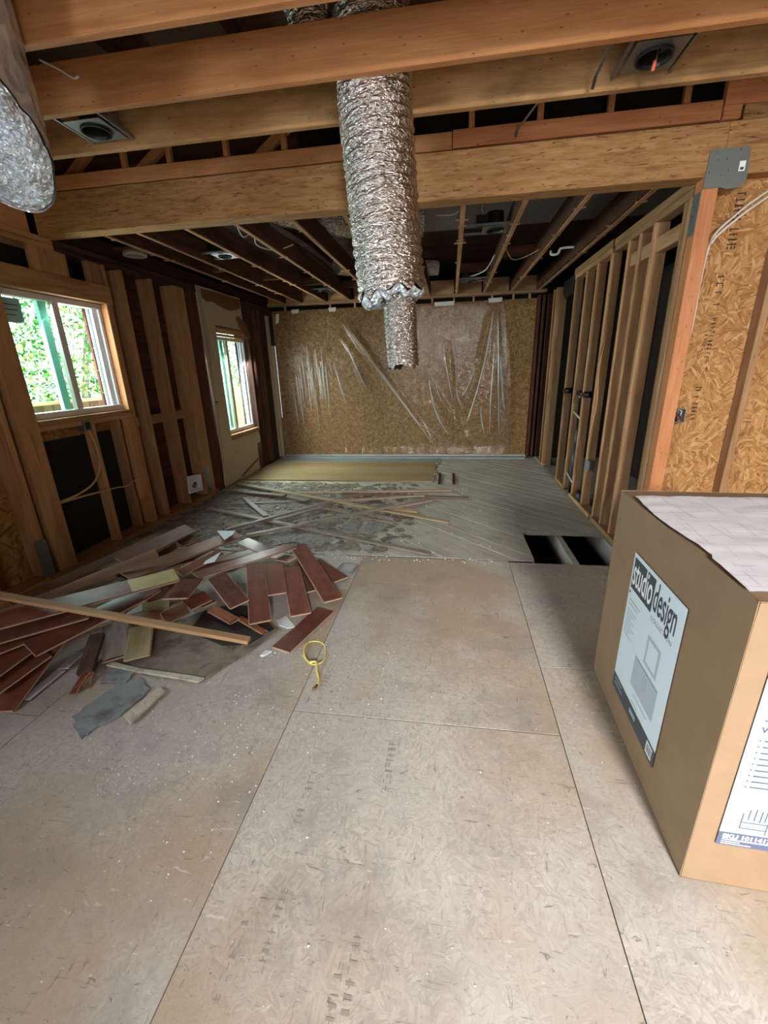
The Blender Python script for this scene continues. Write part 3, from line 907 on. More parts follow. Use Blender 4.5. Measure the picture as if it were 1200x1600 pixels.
# the strand-lumber beam and its post
bm = empty('header_beam', (-.6, YBM + .07, 2.565), label='long strand-lumber beam spanning the room under the joists', cat='beam')
lum('beam_length', (-3.10, YBM, 2.566), (1.56, YBM + .13, 2.828), 0, M_LSL, bm)
lum('beam_length', (1.562, YBM, 2.566), (3.58, YBM + .13, 2.828), 0, M_LSL, bm)
lum('packer', (1.62, YBM - .004, 2.828), (3.58, YBM + .10, 2.90), 0, M_LSL, bm)
po = empty('support_post', (1.515, 3.325, 0), label='orange fir post carrying the beam end under a steel plate', cat='post')
lum('shaft', (1.473, YBM, .0), (1.562, 3.372, 2.565), 2, M_POST, po)
def plate(name, poly, y0, y1, parent):
    return prism(name, poly, y0, y1, M_PLATE, parent, 'Y')
pl = plate('steel_plate', [(1.490, 2.700), (1.682, 2.695), (1.690, 2.68), (1.700, 2.53), (1.675, 2.497), (1.60, 2.493), (1.565, 2.505), (1.474, 2.505), (1.472, 2.52), (1.478, 2.69)], YBM - .008, YBM - .001, po)
for (x, z) in ((1.515, 2.682), (1.640, 2.686), (1.53, 2.645), (1.577, 2.645), (1.49, 2.588), (1.595, 2.590), (1.558, 2.572)):
    prism('nail', [(x + .006 * math.cos(t * 1.047), z + .006 * math.sin(t * 1.047)) for t in range(6)], YBM - .014, YBM - .008, M_GALV, pl, 'Y')
slab('sticker', (1.645, YBM - .0088, 2.578), (1.678, YBM - .008, 2.628), M_LABW, pl)
slab('sticker_print', (1.652, YBM - .0092, 2.584), (1.671, YBM - .0088, 2.598), M_INK, pl)
sd = prism('side_strap', [(3.284, 2.27), (3.366, 2.27), (3.37, 2.50), (3.284, 2.50)], XR - .004, XR - .0005, M_PLATE, po, 'X')
for k in range(7):
    y, z = 3.305 + (k % 2) * .03, 2.29 + k * .028
    prism('nail', [(y + .005 * math.cos(t * 1.047), z + .005 * math.sin(t * 1.047)) for t in range(6)], XR - .009, XR - .004, M_GALV, sd, 'X')

# ------------------------------------------------------------------ outdoors, seen through the windows
yard = slab('yard_ground', (-14, -4, -.9), (-3.45, 14, -.86), M_GROUND)
props(yard, kind='structure', label='yard outside the windows')
fe = empty('garden_fence', (-6.2, 6, -.86), label='cedar board fence outside the windows below the hedge', cat='fence')
for i in range(62):
    y = 2.6 + i * .18
    lum('picket', (-6.22, y, -.86), (-6.19, y + .172, 1.15), 2, M_FENCE, fe)
lum('rail', (-6.18, 2.5, .95), (-6.12, 11, 1.05), 1, M_FENCE, fe)
lum('cap', (-6.26, 2.5, 1.155), (-6.08, 11, 1.20), 1, M_FENCE, fe)
hd = empty('hedge', (-7.3, 6, -.86), label='tall leafy hedge with yellowing leaves behind the fence', cat='hedge')
rv, rf = [], []
rng = random.Random(3)
for i in range(26000):
    c = Vector((-6.55 - abs(rng.gauss(0, .45)), rng.uniform(3.6, 13.5), rng.uniform(.9, 4.4)))
    c.x -= .12 * math.sin(c.y * 2.3) + .12 * math.sin(c.z * 3.1 + c.y)
    if mnoise.noise(c * .9) > .28 and rng.random() < .8: continue
    s = rng.uniform(.03, .06)
    a = Vector((rng.gauss(0, 1), rng.gauss(0, 1), rng.gauss(0, 1))).normalized()
    b = a.cross(Vector((rng.gauss(0, 1), rng.gauss(0, 1), rng.gauss(0, 1)))).normalized()
    k = len(rv)
    rv += [c - a * s, c + b * s * .45 + Vector((0, 0, s * .15)), c + a * s, c - b * s * .45]
    rf.append((k, k + 1, k + 2, k + 3))
lo = mesh('foliage', rv, rf, M_LEAF, hd); lo['kind'] = 'stuff'
for y in (3.4, 5.2, 7.4, 9.3):
    tube('trunk', [(-7.0, y, -.86), (-6.95, y + .1, 1.2), (-6.85, y + .5, 2.6), (-6.9, y + .7, 4.0)], .06, M_BARK, hd)

# ------------------------------------------------------------------ flexible ducts
def duct(name, pts, r, mat, label, cat='duct', ribs=.022, amp=.007, crumple=.010, n=200, seg=72, group=None, ell=None, jag0=0.0, jag1=0.0, seed=0, thing=True, parent=None, taper=None):
    """corrugated foil tube through points"""
    P = [Vector(p) for p in pts]
    L = [0]
    for a, b in zip(P, P[1:]): L.append(L[-1] + (b - a).length)
    def pt(s):
        for i in range(len(P) - 1):
            if s <= L[i + 1] or i == len(P) - 2:
                t = (s - L[i]) / (L[i + 1] - L[i])
                p0, p1, p2, p3 = P[max(i - 1, 0)], P[i], P[i + 1], P[min(i + 2, len(P) - 1)]
                return 0.5 * ((2 * p1) + (p2 - p0) * t + (2 * p0 - 5 * p1 + 4 * p2 - p3) * t * t + (3 * p1 - p0 - 3 * p2 + p3) * t ** 3)
    v, f = [], []
    T = L[-1]
    ref = Vector((0, 1, 0.01))
    for i in range(n + 1):
        s = T * i / n
        p = pt(s)
        d = (pt(min(s + .01, T)) - pt(max(s - .01, 0))).normalized()
        a = d.cross(ref).normalized(); b = a.cross(d).normalized()
        for k in range(seg):
            t = 2 * math.pi * k / seg
            rr = r
            if taper: rr *= taper(i / n)
            ph = s / ribs + t / (2 * math.pi)
            w = Vector((math.cos(t) * 3.2, math.sin(t) * 3.2, s * 14 + seed))
            c = mnoise.noise(w) * .6 + mnoise.noise(w * 2.3) * .4 + mnoise.noise(Vector((math.cos(t) * 7, math.sin(t) * 7, s * 55 + seed))) * .45
            rr += amp * abs(math.sin(math.pi * ph)) + crumple * c
            ea, eb = (1, 1) if ell is None else ell(i / n)
            q = p + a * math.cos(t) * rr * ea + b * math.sin(t) * rr * eb
            if jag1 and i > n - 6: q += d * (jag1 * (mnoise.noise(Vector((math.cos(t) * 2.5 + seed, math.sin(t) * 2.5, 4))) ) * (i - n + 6) / 6)
            v.append(q)
    for i in range(n):
        for k in range(seg):
            f.append((i * seg + k, i * seg + (k + 1) % seg, (i + 1) * seg + (k + 1) % seg, (i + 1) * seg + k))
    o = mesh(name, v, f, mat, parent, smooth=True)
    if thing: props(o, label, cat, group)
    return o, v[-seg:], f

hang = empty('hanging_duct', (-.35, 2.64, 1.9), label='crinkled silver flexible duct hanging down between the joists, core sticking out', cat='duct')
_, rim, _ = duct('jacket', [(-.41, 2.64, 3.24), (-.405, 2.64, 2.9), (-.375, 2.635, 2.4), (-.335, 2.63, 1.94)], .163, M_FOIL, None, ribs=.046, amp=.012, crumple=.007, n=260,
    thing=False, parent=hang, ell=lambda t: (1.08, .93) if t < .35 else (1.08, 1.0), jag1=.05)
# crumpled liner at the jacket's lower edge
lv, lf = [], []
sg = len(rim)
cx = Vector((-.315, 2.63, 1.93))
for j in range(5):
    for k in range(sg):
        p = Vector(rim[k])
        t = j / 4
        q = p.lerp(Vector((cx.x, cx.y, p.z)), .04 + t * .42)
        q.z = p.z - .004 - .035 * math.sin(t * math.pi) + .022 * mnoise.noise(Vector((p.x * 30, p.y * 30, t * 4)))
        lv.append(q)
for j in range(4):
    for k in range(sg):
        lf.append((j * sg + k, j * sg + (k + 1) % sg, (j + 1) * sg + (k + 1) % sg, (j + 1) * sg + k))
mesh('liner', lv, lf, M_FOILIN, hang, smooth=True)
_, rim2, _ = duct('core', [(-.30, 2.63, 2.2), (-.292, 2.63, 1.9), (-.285, 2.63, 1.7), (-.275, 2.63, 1.545)], .087, M_FOIL2, None, ribs=.022, amp=.006, crumple=.004, n=150, seg=56, thing=False, parent=hang, jag1=.05, seed=5)
c = sum((Vector(p) for p in rim2), Vector()) / len(rim2)
mesh('core_end', [tuple(p) for p in rim2] + [tuple(c + Vector((0, 0, .05)))], [(k, (k + 1) % len(rim2), len(rim2)) for k in range(len(rim2))], M_CAN, hang)

# wrapped duct end by the side wall, its open end full of crumpled liner
def wrapped():
    root = empty('wrapped_duct', (-1.66, 1.828, 2.2), label='plastic wrapped duct end stuffed with bright crumpled foil, close by', cat='duct')
    cx, cy, R0 = -1.835, 1.828, .178
    front = Vector((.35, -.94, 0)).normalized()      # the cut faces the viewer
    n, seg = 90, 96
    v, f = [], []
    for i in range(n + 1):
        t = i / n
        for k in range(seg):
            a = 2 * math.pi * k / seg
            rad = Vector((math.cos(a), math.sin(a), 0))
            low = 2.46 + .20 * rad.dot(front) + .012 * mnoise.noise(Vector((rad.x * 4, rad.y * 4, 3)))
            z = 3.22 + (low - 3.22) * t
            rr = R0 * (1.0 + .10 * max(0, (2.75 - z)) / .5)
            w = Vector((rad.x * 3 + z * .8, rad.y * 3 - z * .8, z * 2.2))
            rr += .016 * mnoise.noise(w) + .006 * mnoise.noise(w * 3.1) + .004 * mnoise.noise(w * 7)
            v.append(Vector((cx + rad.x * rr, cy + rad.y * rr, z)))
    for i in range(n):
        for k in range(seg):
            f.append((i * seg + k, i * seg + (k + 1) % seg, (i + 1) * seg + (k + 1) % seg, (i + 1) * seg + k))
    pts = v[-seg:]
    mesh('jacket', v, f, M_JACKET, root, smooth=True)
    c0 = sum(pts, Vector()) / len(pts)
    nrm = (front * .20 / R0 * -1 + Vector((0, 0, 1))).normalized() * -1   # outward through the cut
    v, f = [], []
    R = 40
    for j in range(R + 1):
        t = j / R
        for k in range(seg):
            p = (pts[k] + (c0 - pts[k]) * .04).lerp(c0, t)
            w = p * 15
            h = .030 * mnoise.noise(w) + .022 * abs(mnoise.noise(w * 2.1)) + .014 * mnoise.noise(w * 4.3)
            v.append(p + nrm * (.02 * math.sin(math.pi * min(1, t * 1.2)) + h * min(1, t * 8)))
    for j in range(R):
        for k in range(seg):
            f.append((j * seg + k, j * seg + (k + 1) % seg, (j + 1) * seg + (k + 1) % seg, (j + 1) * seg + k))
    mesh('liner', v, f, M_FOILIN, root, smooth=False)
wrapped()
duct('overhead_duct', [(-.70, 2.64, 3.07), (-.705, 2.645, 3.12), (-.72, 2.66, 3.2), (-.76, 2.70, 3.28)], .105, M_FOIL, 'second silver duct rising beside the hanging duct above the joists', n=90, seg=48, ribs=.03, amp=.006, crumple=.012, seed=3)
duct('attic_duct', [(-1.75, 3.9, 2.90), (-1.45, 4.4, 2.92), (-.95, 4.9, 2.93), (-.3, 5.0, 2.93)], .12, M_FOIL, 'short silver duct bending between the dark joists of the far room', n=120, seg=48, ribs=.03, seed=11)
duct('attic_duct', [(-1.98, 4.6, 2.92), (-1.93, 5.4, 2.92), (-1.86, 6.2, 2.92), (-1.86, 7.1, 2.92)], .085, M_FOIL, 'long thin silver duct running lengthwise above the dark joists', n=120, seg=48, ribs=.03, seed=12)
duct('attic_duct', [(-1.52, 6.2, 2.85), (-1.2, 6.5, 2.86), (-.7, 6.6, 2.86), (-.2, 6.7, 2.86)], .10, M_FOIL, 'silver duct crossing near the far wall above the joists', n=100, seg=48, ribs=.03, seed=13)
tube_ins = tube('insulation_roll', [(1.02, 3.7, 2.98), (1.06, 4.1, 2.93), (1.12, 4.6, 2.90)], .065, M_INSUL)
props(tube_ins, 'yellow green insulated pipe sagging between the last two joists', 'insulation')

# ------------------------------------------------------------------ recessed light housings
def recessed(loc, span, along, label, scale=1.0, pigtail=False, jbox=True):
    x, y, z = loc
    a, b = span
    r = empty('recessed_light', loc, label=label, cat='light fixture', group='recessed light housings between the joists')
    R = .075 * scale
    hw = R + .035
    if along == 'Y':
        for s in (-1, 1):
            lum('hanger_bar', (x + s * (hw + .02) - .006, a, z + .004), (x + s * (hw + .02) + .006, b, z + .022), 1, M_GALV, r, ch=.001)
        n = [(x - hw, y - hw), (x + hw, y - hw), (x + hw, y + hw), (x - hw, y + hw)]
    else:
        for s in (-1, 1):
            lum('hanger_bar', (a, y + s * (hw + .02) - .006, z + .004), (b, y + s * (hw + .02) + .006, z + .022), 0, M_GALV, r, ch=.001)
        n = [(x - hw * 1.4, y - hw), (x + hw, y - hw), (x + hw, y + hw), (x - hw * 1.4, y + hw)]
    # frame plate with a round hole
    seg = 32
    v, f = [], []
    for k in range(seg):
        t = 2 * math.pi * k / seg
        cs, sn = math.cos(t), math.sin(t)
        q = 1 / max(abs(cs), abs(sn))
        v += [(x + R * cs, y + R * sn, z), (x + hw * q * cs, y + hw * q * sn, z), (x + R * cs, y + R * sn, z + .003), (x + hw * q * cs, y + hw * q * sn, z + .003)]
    for k in range(seg):
        i, j = 4 * k, 4 * ((k + 1) % seg)
        f += [(i, j, j + 1, i + 1), (i + 2, i + 3, j + 3, j + 2), (i + 1, j + 1, j + 3, i + 3)]
    mesh('mounting_plate', v, f, M_GALV, r)
    lathe('can', [(R * .95, -.012), (R * 1.05, -.012), (R * 1.05, 0), (R * .97, .004), (R * .95, .13), (0.001, .13), (0.001, .125), (R * .88, .125), (R * .90, .0), (R * .95, -.012)], (x, y, z), M_CAN, r)
    if jbox:
        s = -1 if along == 'X' else 1
        slab('junction_box', (x + (hw * .3 if along == 'Y' else -hw * 1.5), y - .045, z + .03), (x + (hw * 1.1 if along == 'Y' else -hw * .6), y + .045, z + .11), M_GALV if along == 'Y' else M_CAN, r)
    if pigtail:
        tube('wire', [(x + .01, y, z + .06), (x + .012, y, z), (x + .008, y + .005, z - .02)], .0035, M_COPPER, r)
        tube('wire_cap', [(x + .008, y + .005, z - .015), (x + .004, y + .008, z - .05)], .008, M_ORANGE, r)
    return r
recessed((.885, 2.64, 2.848), (2.482, 2.798), 'Y', 'recessed light housing with orange wire cap hanging out, above the steel plate', pigtail=True)
recessed((-1.985, 2.66, 2.845), (2.482, 2.798), 'Y', 'recessed light housing on shiny plate beside the wrapped duct end')
recessed((.36, 4.42, 2.668), (.095, .475), 'X', 'black recessed light housing between dark joists above the tall hanging plastic')
recessed((-2.29, 4.62, 2.668), (-2.475, -2.105), 'X', 'recessed light housing in dark joists above the drywall window wall', .85)
recessed((-1.87, 6.85, 2.668), (-2.055, -1.685), 'X', 'small recessed light housing by the far wall over the oak boards', .8)
recessed((.27, 6.75, 2.668), (.095, .475), 'X', 'small recessed light housing by the far wall over the grey planks', .7)
# loose adjustable bars near the first housing
b1 = empty('hanger_strap', (.62, 2.62, 2.85), label='loose thin metal hanger strap dangling beside the orange wire cap', cat='strap')
board('bar', (.665, 2.47, 2.855), (.655, 2.70, 2.83), .016, .003, M_GALV, b1)
board('bent_end', (.655, 2.70, 2.83), (.650, 2.72, 2.79), .016, .003, M_CAN, b1)
b2 = empty('hanger_strap', (.45, 3.05, 2.8), label='thin dark metal strap slanting down in front of the beam chord', cat='strap')
board('bar', (.50, 2.90, 2.93), (.365, 3.23, 2.87), .014, .003, M_GALV, b2)
board('bent_end', (.365, 3.23, 2.87), (.362, 3.245, 2.845), .014, .004, M_CAN, b2)
rg = lathe('ceiling_ring', [(.07, 0), (.10, 0), (.105, .012), (.10, .03), (.07, .03), (.066, .012), (.07, 0)], (-2.93, 4.12, 2.60), plain('ring_plaster', '8f8873', .8))
props(rg, 'round pale old ceiling box ring beside the wall top plate', 'ring')
slab('ring_mount', (-3.05, 4.0, 2.632), (-2.82, 4.24, 2.65), M_OLDJ, rg)
jb = slab('switch_box', (.62, 5.20, 2.60), (.74, 5.22, 2.67), M_OUTW)
brk = empty('wire_bracket', (1.10, 5.2, 2.62), label='white plastic bracket under the third joist from the partition', cat='bracket')
bpy.data.objects.remove(jb)
tube('bracket_arm', [(1.20, 5.1, 2.64), (1.08, 5.12, 2.64), (1.06, 5.14, 2.60), (1.0, 5.16, 2.60), (1.0, 5.2, 2.64)], .012, M_OUTW, brk)

# cables in the attic
cabs = [
 ('thin white cable sagging across the grey membrane', [(-.15, 4.3, 2.78), (.0, 4.25, 2.76), (.08, 4.2, 2.80)], .005, M_WCABLE),
 ('white cable looping beside the black light housing', [(.30, 4.35, 2.95), (.24, 4.4, 2.84), (.27, 4.42, 2.78)], .004, M_WCABLE),
 ('white cable hanging in tangled loop under the fourth joist', [(-1.86, 4.0, 2.80), (-1.84, 4.1, 2.68), (-1.78, 4.2, 2.74), (-1.80, 4.3, 2.66), (-1.70, 4.5, 2.66), (-1.55, 4.6, 2.72)], .005, M_WCABLE),
 ('grey cable curving between the joists near the far wall', [(.45, 5.4, 2.68), (.40, 5.9, 2.64), (.30, 6.3, 2.66), (.22, 6.6, 2.70)], .006, M_WCABLE),
 ('pale cable drooping past the third joist', [(.52, 5.0, 2.66), (.62, 5.25, 2.60), (.75, 5.3, 2.62), (.88, 5.2, 2.66)], .005, M_CABLE),
 ('short white wire tail on the orange joist beside the wrapped duct', [(-2.02, 2.40, 3.02), (-1.94, 2.425, 2.985), (-1.88, 2.43, 2.95), (-1.85, 2.43, 2.955)], .005, M_WCABLE),
]
for lb, p, r, m in cabs:
    props(tube('cable', p, r, m), lb, 'cable', 'loose cables in the ceiling')

# ------------------------------------------------------------------ plastic sheet over the far wall
def plastic():
    root = empty('plastic_sheet', (-.95, 7.63, .03), label='clear plastic sheeting taped across the strand board far wall', cat='plastic sheet')
    nx, nz = 190, 110
    v, f = [], []
    folds = [((-1.85, 2.35), (-.16, .10), .055), ((-1.90, 2.1), (-.9, .9), .03), ((-2.25, 1.7), (-1.75, .9), .03), ((.70, 2.45), (.80, .2), .05), ((.62, 2.3), (.25, .6), .045), ((-.05, 1.9), (.15, .3), .03), ((-.35, 1.3), (.5, .05), .03), ((.72, 2.4), (1.02, .5), .05)]
    for j in range(nz + 1):
        t = j / nz
        z = 2.50 - t * 2.46
        right = .75 + .36 * min(1, (t / .92)) ** 1.1 - (.20 * max(0, (t - .90) / .10))
        left = -3.02 + .02 * math.sin(t * 9)
        for i in range(nx + 1):
            s = i / nx
            x = left + (right - left) * s
            y = .018 + .012 * mnoise.noise(Vector((x * 6, z * 1.2, 0))) * (0.2 + t) + .007 * mnoise.noise(Vector((x * 22, z * 5, 5)))
            for (a, b, h) in folds:
                ax, az = a; bx, bz = b
                dx, dz = bx - ax, bz - az
                L2 = dx * dx + dz * dz
                u = max(0, min(1, ((x - ax) * dx + (z - az) * dz) / L2))
                dd = math.hypot(x - ax - u * dx, z - az - u * dz)
                y += h * math.sin(math.pi * min(1, .12 + u * .9)) * math.exp(-(dd / .045) ** 2)
            wob = 0
            if z < .2: y += .03 * (1 - z / .2)
            if x < -2.2 and .5 < z < 2: y += .006 * math.sin(x * 95) * math.sin((z - .5) / 1.5 * math.pi)
            if 0 < x and .6 < z < 1.8: y += .010 * mnoise.noise(Vector((x * 28, z * 28, 2)))
            v.append((x, YB - .012 - max(.002, y), z))
    for j in range(nz):
        for i in range(nx):
            k = j * (nx + 1) + i
            f.append((k, k + 1, k + nx + 2, k + nx + 1))
    mesh('film', v, f, M_POLY, root, smooth=True)
    # pleats: narrow doubled folds standing off the film
    PL = [((-1.86, 2.33), (-1.0, 1.2), (-.16, .08)), ((-1.82, 2.33), (-1.0, 1.25), (-.50, .55)), ((-1.78, 1.95), (-1.62, 1.55), (-1.45, 1.2)), ((-1.70, 1.65), (-1.62, 1.45), (-1.53, 1.20)),
          ((-2.02, 1.70), (-1.95, 1.35), (-1.83, .95)), ((-2.10, 1.75), (-2.08, 1.6), (-2.06, 1.45)), ((.66, 2.40), (.60, 1.5), (.30, .62)), ((.74, 2.3), (.80, 1.3), (.86, .35)), ((.70, 1.6), (.68, 1.0), (.70, .40)),
          ((-.13, 1.95), (-.08, 1.5), (.06, .95)), ((-.36, 1.35), (-.30, .8), (-.02, .40)), ((-.55, .62), (-.1, .30), (.45, .06)), ((.02, 2.28), (.22, 2.32), (.42, 2.36)), ((.08, 2.1), (.22, 2.12), (.33, 2.16)),
          ((.52, .9), (.55, .6), (.62, .38)), ((.20, 1.05), (.32, 1.2), (.40, 1.5)), ((.80, 1.7), (.88, 1.1), (.93, .8)), ((-.25, 1.3), (-.20, 1.1), (-.14, .95)), ((.10, 1.2), (.13, 1.0), (.20, .9))]
    for q in range(13):
        x = -2.78 + q * .05 + random.uniform(-.015, .015)
        z1 = random.uniform(1.3, 1.95); z0 = z1 - random.uniform(.5, 1.0)
        PL.append(((x, z1), (x + .012, (z0 + z1) / 2), (x + .03, z0)))
    for a, b, c in PL:
        v, f = [], []
        m = 22
        wd = random.uniform(.010, .022)
        for j in range(m + 1):
            t = j / m
            x = (1 - t) ** 2 * a[0] + 2 * t * (1 - t) * b[0] + t * t * c[0]
            z = (1 - t) ** 2 * a[1] + 2 * t * (1 - t) * b[1] + t * t * c[1]
            e = math.sin(math.pi * min(1, max(0, t))) ** .5
            y = YB - .075 - .010 * mnoise.noise(Vector((x * 5, z * 5, 7)))
            w = wd * e * (1 + .5 * mnoise.noise(Vector((x * 30, z * 30, 1))))
            v += [(x - w, y + .022 * e, z), (x - w * .2, y - .012 * e, z), (x + w * .5, y - .008 * e, z), (x + w, y + .022 * e, z)]
        for j in range(m):
            for k in range(3):
                i0 = j * 4 + k
                f.append((i0, i0 + 1, i0 + 5, i0 + 4))
        mesh('pleat', v, f, M_PLEAT, root, smooth=True)
    # gathered tail at the loose lower corner
    v, f = [], []
    for j in range(25):
        t = j / 24
        for i in range(13):
            s = i / 12
            x = .72 + s * (.10 + .28 * math.sin(min(1, t * 1.1) * math.pi * .62)) - .02 * t + .10 * t * t
            z = 2.46 - t * 2.42 + .10 * s * (t > .85) * (t - .85) / .15 * 1.5
            y = YB - .09 - .025 * math.sin(s * 9 + t * 3) - .02 * mnoise.noise(Vector((s * 6, t * 14, 0)))
            v.append((x, y, z))
    for j in range(24):
        for i in range(12):
            k = j * 13 + i
            f.append((k, k + 1, k + 14, k + 13))
    mesh('tail', v, f, M_POLY, root, smooth=True)
    for x0, x1, z0 in ((-2.70, -2.58, 2.475), (-2.04, -1.93, 2.475), (-1.30, -1.15, 2.47), (-.27, .03, 2.475), (.58, .78, 2.49)):
        prism('tape', [(x0, z0), (x1, z0 + .004), (x1 + .01, z0 + .065), (x0 - .01, z0 + .06)], YB - .07, YB - .066, M_TAPE, root, 'Y')
    prism('tape', [(-2.985, 2.32), (-2.93, 2.34), (-2.91, 2.48), (-2.965, 2.47)], YB - .12, YB - .117, M_TAPE, root, 'Y')
plastic()

# ------------------------------------------------------------------ cardboard box with labels, plan on top
BXO = Vector((.744, 1.012, 0))
ca = math.radians(2.1)
bu, bv = Vector((math.cos(ca), -math.sin(ca), 0)), Vector((math.sin(ca), math.cos(ca), 0))
def BL(x, y, z): return BXO + bu * x + bv * y + Vector((0, 0, z))
box = empty('cardboard_box', BL(.42, .49, 0), label='large brown cardboard carton with printed paper labels', cat='box')
BW, BD, BH = .84, .985, .985
def boxbody():
    # slightly bulged panels with softened edges
    n = 14
    v, f = [], []
    def panel(o, du, dv, nrm, bul):
        k = len(v)
        for j in range(n + 1):
            for i in range(n + 1):
                a, b = i / n, j / n
                e = .0015
                h = bul * math.sin(math.pi * a) * math.sin(math.pi * b) - e * (max(0, 1 - min(a, 1 - a) * 22) ** 2 + max(0, 1 - min(b, 1 - b) * 22) ** 2)
                p = Vector(o) + Vector(du) * a + Vector(dv) * b + Vector(nrm) * h
                v.append(BL(*p))
        for j in range(n):
            for i in range(n):
                q = k + j * (n + 1) + i
                f.append((q, q + 1, q + n + 2, q + n + 1))
    panel((0, BD, 0), (0, -BD, 0), (0, 0, BH), (-1, 0, 0), .004)
    panel((0, 0, 0), (BW, 0, 0), (0, 0, BH), (0, -1, 0), .003)
    panel((BW, 0, 0), (0, BD, 0), (0, 0, BH), (1, 0, 0), .004)
    panel((BW, BD, 0), (-BW, 0, 0), (0, 0, BH), (0, 1, 0), .004)
    panel((0, 0, BH), (BW, 0, 0), (0, BD, 0), (0, 0, 1), .004)
    panel((0, BD, 0), (BW, 0, 0), (0, -BD, 0), (0, 0, -1), 0)
    mesh('carton', v, f, M_CARD, box, smooth=False)
boxbody()
def frame_left(y, z, off):      # label plane on the side facing the window wall: text runs toward the viewer
    o = BL(-off, y, z)
    return Matrix(((-bv.x, 0, -bu.x, o.x), (-bv.y, 0, -bu.y, o.y), (0, 1, 0, o.z), (0, 0, 0, 1)))
def frame_front(x, z, off):
    o = BL(x, -off, z)
    return Matrix(((bu.x, 0, -bv.x, o.x), (bu.y, 0, -bv.y, o.y), (0, 1, 0, o.z), (0, 0, 0, 1)))
def flat(name, M, rects, mat, parent, lift=0.0):
    v, f = [], []
    for (x0, y0, x1, y1) in rects:
        k = len(v)
        v += [M @ Vector((x0, y0, lift)), M @ Vector((x1, y0, lift)), M @ Vector((x1, y1, lift)), M @ Vector((x0, y1, lift))]
        f.append((k, k + 1, k + 2, k + 3))
    return mesh(name, v, f, mat, parent)
def quad(name, M, pts, mat, parent, lift):
    return mesh(name, [M @ Vector((x, y, lift)) for x, y in pts], [tuple(range(len(pts)))], mat, parent)
ML = frame_left(.706, .145, .0062)
LW, LH = .443, .657
la = flat('side_label', ML, [(0, 0, LW, LH)], M_LABEL, box)
la['label'] = 'white printed label with large logo lettering'
flat('logo_block', ML, [(.012, .505, .215, .640)], M_INK, la, .0004)
text('lettering', 'studio', .165, ML @ Matrix.Translation((.017, .527, .0007)), M_LABW, la, sx=.455, bold=.0015)
text('lettering', 'design', .165, ML @ Matrix.Translation((.219, .527, .0007)), M_INK, la, sx=.44, bold=.0015)
text('lettering', 'COLLECTION', .026, ML @ Matrix.Translation((.222, .484, .0007)), M_INKG, la, sx=1.0, spacing=1.12)
flat('footer_band', ML, [(0, 0, LW, .072)], M_INK, la, .0004)
flat('barcode_patch', ML, [(.375, .012, .425, .062)], M_LABW, la, .0008)
flat('barcode', ML, [(.380 + i * .0055, .020, .380 + i * .0055 + (.0035 if i % 3 else .002), .056) for i in range(8)], M_INK, la, .0011)['kind'] = 'stuff'
flat('fine_print', ML, [(.025, .455 - i * .018, .135 - (i % 3) * .02, .459 - i * .018) for i in range(2)] + [(.022, .41 - i * .014, .12 - (i * 7 % 5) * .012, .413 - i * .014) for i in range(9)] + [(.02, .05, .10, .058), (.02, .03, .11, .036), (.20, .03, .26, .05)], M_INKG, la, .0009)['kind'] = 'stuff'
quad('mirror_picture', ML, [(.235, .300), (.345, .300), (.345, .425), (.235, .425)], M_INKL, la, .0005)
quad('mirror_glass', ML, [(.250, .315), (.330, .315), (.330, .410), (.250, .410)], M_LABEL, la, .0008)
quad('vanity_picture', ML, [(.165, .145), (.375, .145), (.375, .275), (.165, .275)], M_INKL, la, .0005)
flat('vanity_lines', ML, [(.165, .272, .375, .280), (.262, .195, .266, .262), (.282, .195, .286, .262), (.205, .165, .245, .168), (.20, .12, .34, .123), (.30, .150, .34, .153), (.20, .085, .26, .088)], M_INKG, la, .0008)['kind'] = 'stuff'
flat('folio', ML, [(.008, .478, .020, .490)], M_INK, la, .0008)
MF = frame_front(.062, .178, .0052)
lb = flat('front_label', MF, [(0, 0, .46, .615)], M_LABEL2, box)
lb['label'] = 'pale blue printed sheet with bullet list'
flat('footer_band', MF, [(0, 0, .46, .052)], M_INKB2, lb, .0004)
text('lettering', 'SKU 101141776', .022, MF @ Matrix.Translation((.012, .030, .0007)), M_LABW, lb, sx=1.0, bold=.0008)
flat('fine_print', MF, [(.012, .022, .15, .026), (.012, .014, .06, .017), (.012, .006, .09, .009)], M_LABW, lb, .0008)['kind'] = 'stuff'
text('lettering', 'E', .045, MF @ Matrix.Translation((.022, .505, .0007)), M_INK2, lb)
text('lettering', '31 in', .040, MF @ Matrix.Translation((.022, .462, .0007)), M_INK2, lb)
text('lettering', 'with', .040, MF @ Matrix.Translation((.022, .425, .0007)), M_INK2, lb)
flat('bullet_text', MF, [(.026, .396 - i * .0205, .030, .400 - i * .0205) for i in range(9)] + [(.038, .395 - i * .0205, .20 - (i * 5 % 4) * .02, .3995 - i * .0205) for i in range(9)], M_INK2, lb, .0007)['kind'] = 'stuff'
flat('sketch', MF, [(.045, .075, .115, .0775), (.045, .098, .115, .1005), (.045, .075, .0475, .100), (.112, .06, .1145, .135), (.045, .098, .0475, .135), (.06, .11, .0625, .15), (.075, .11, .0775, .155), (.09, .105, .0925, .15), (.102, .11, .1045, .15)], M_INK2, lb, .0007)['kind'] = 'stuff'
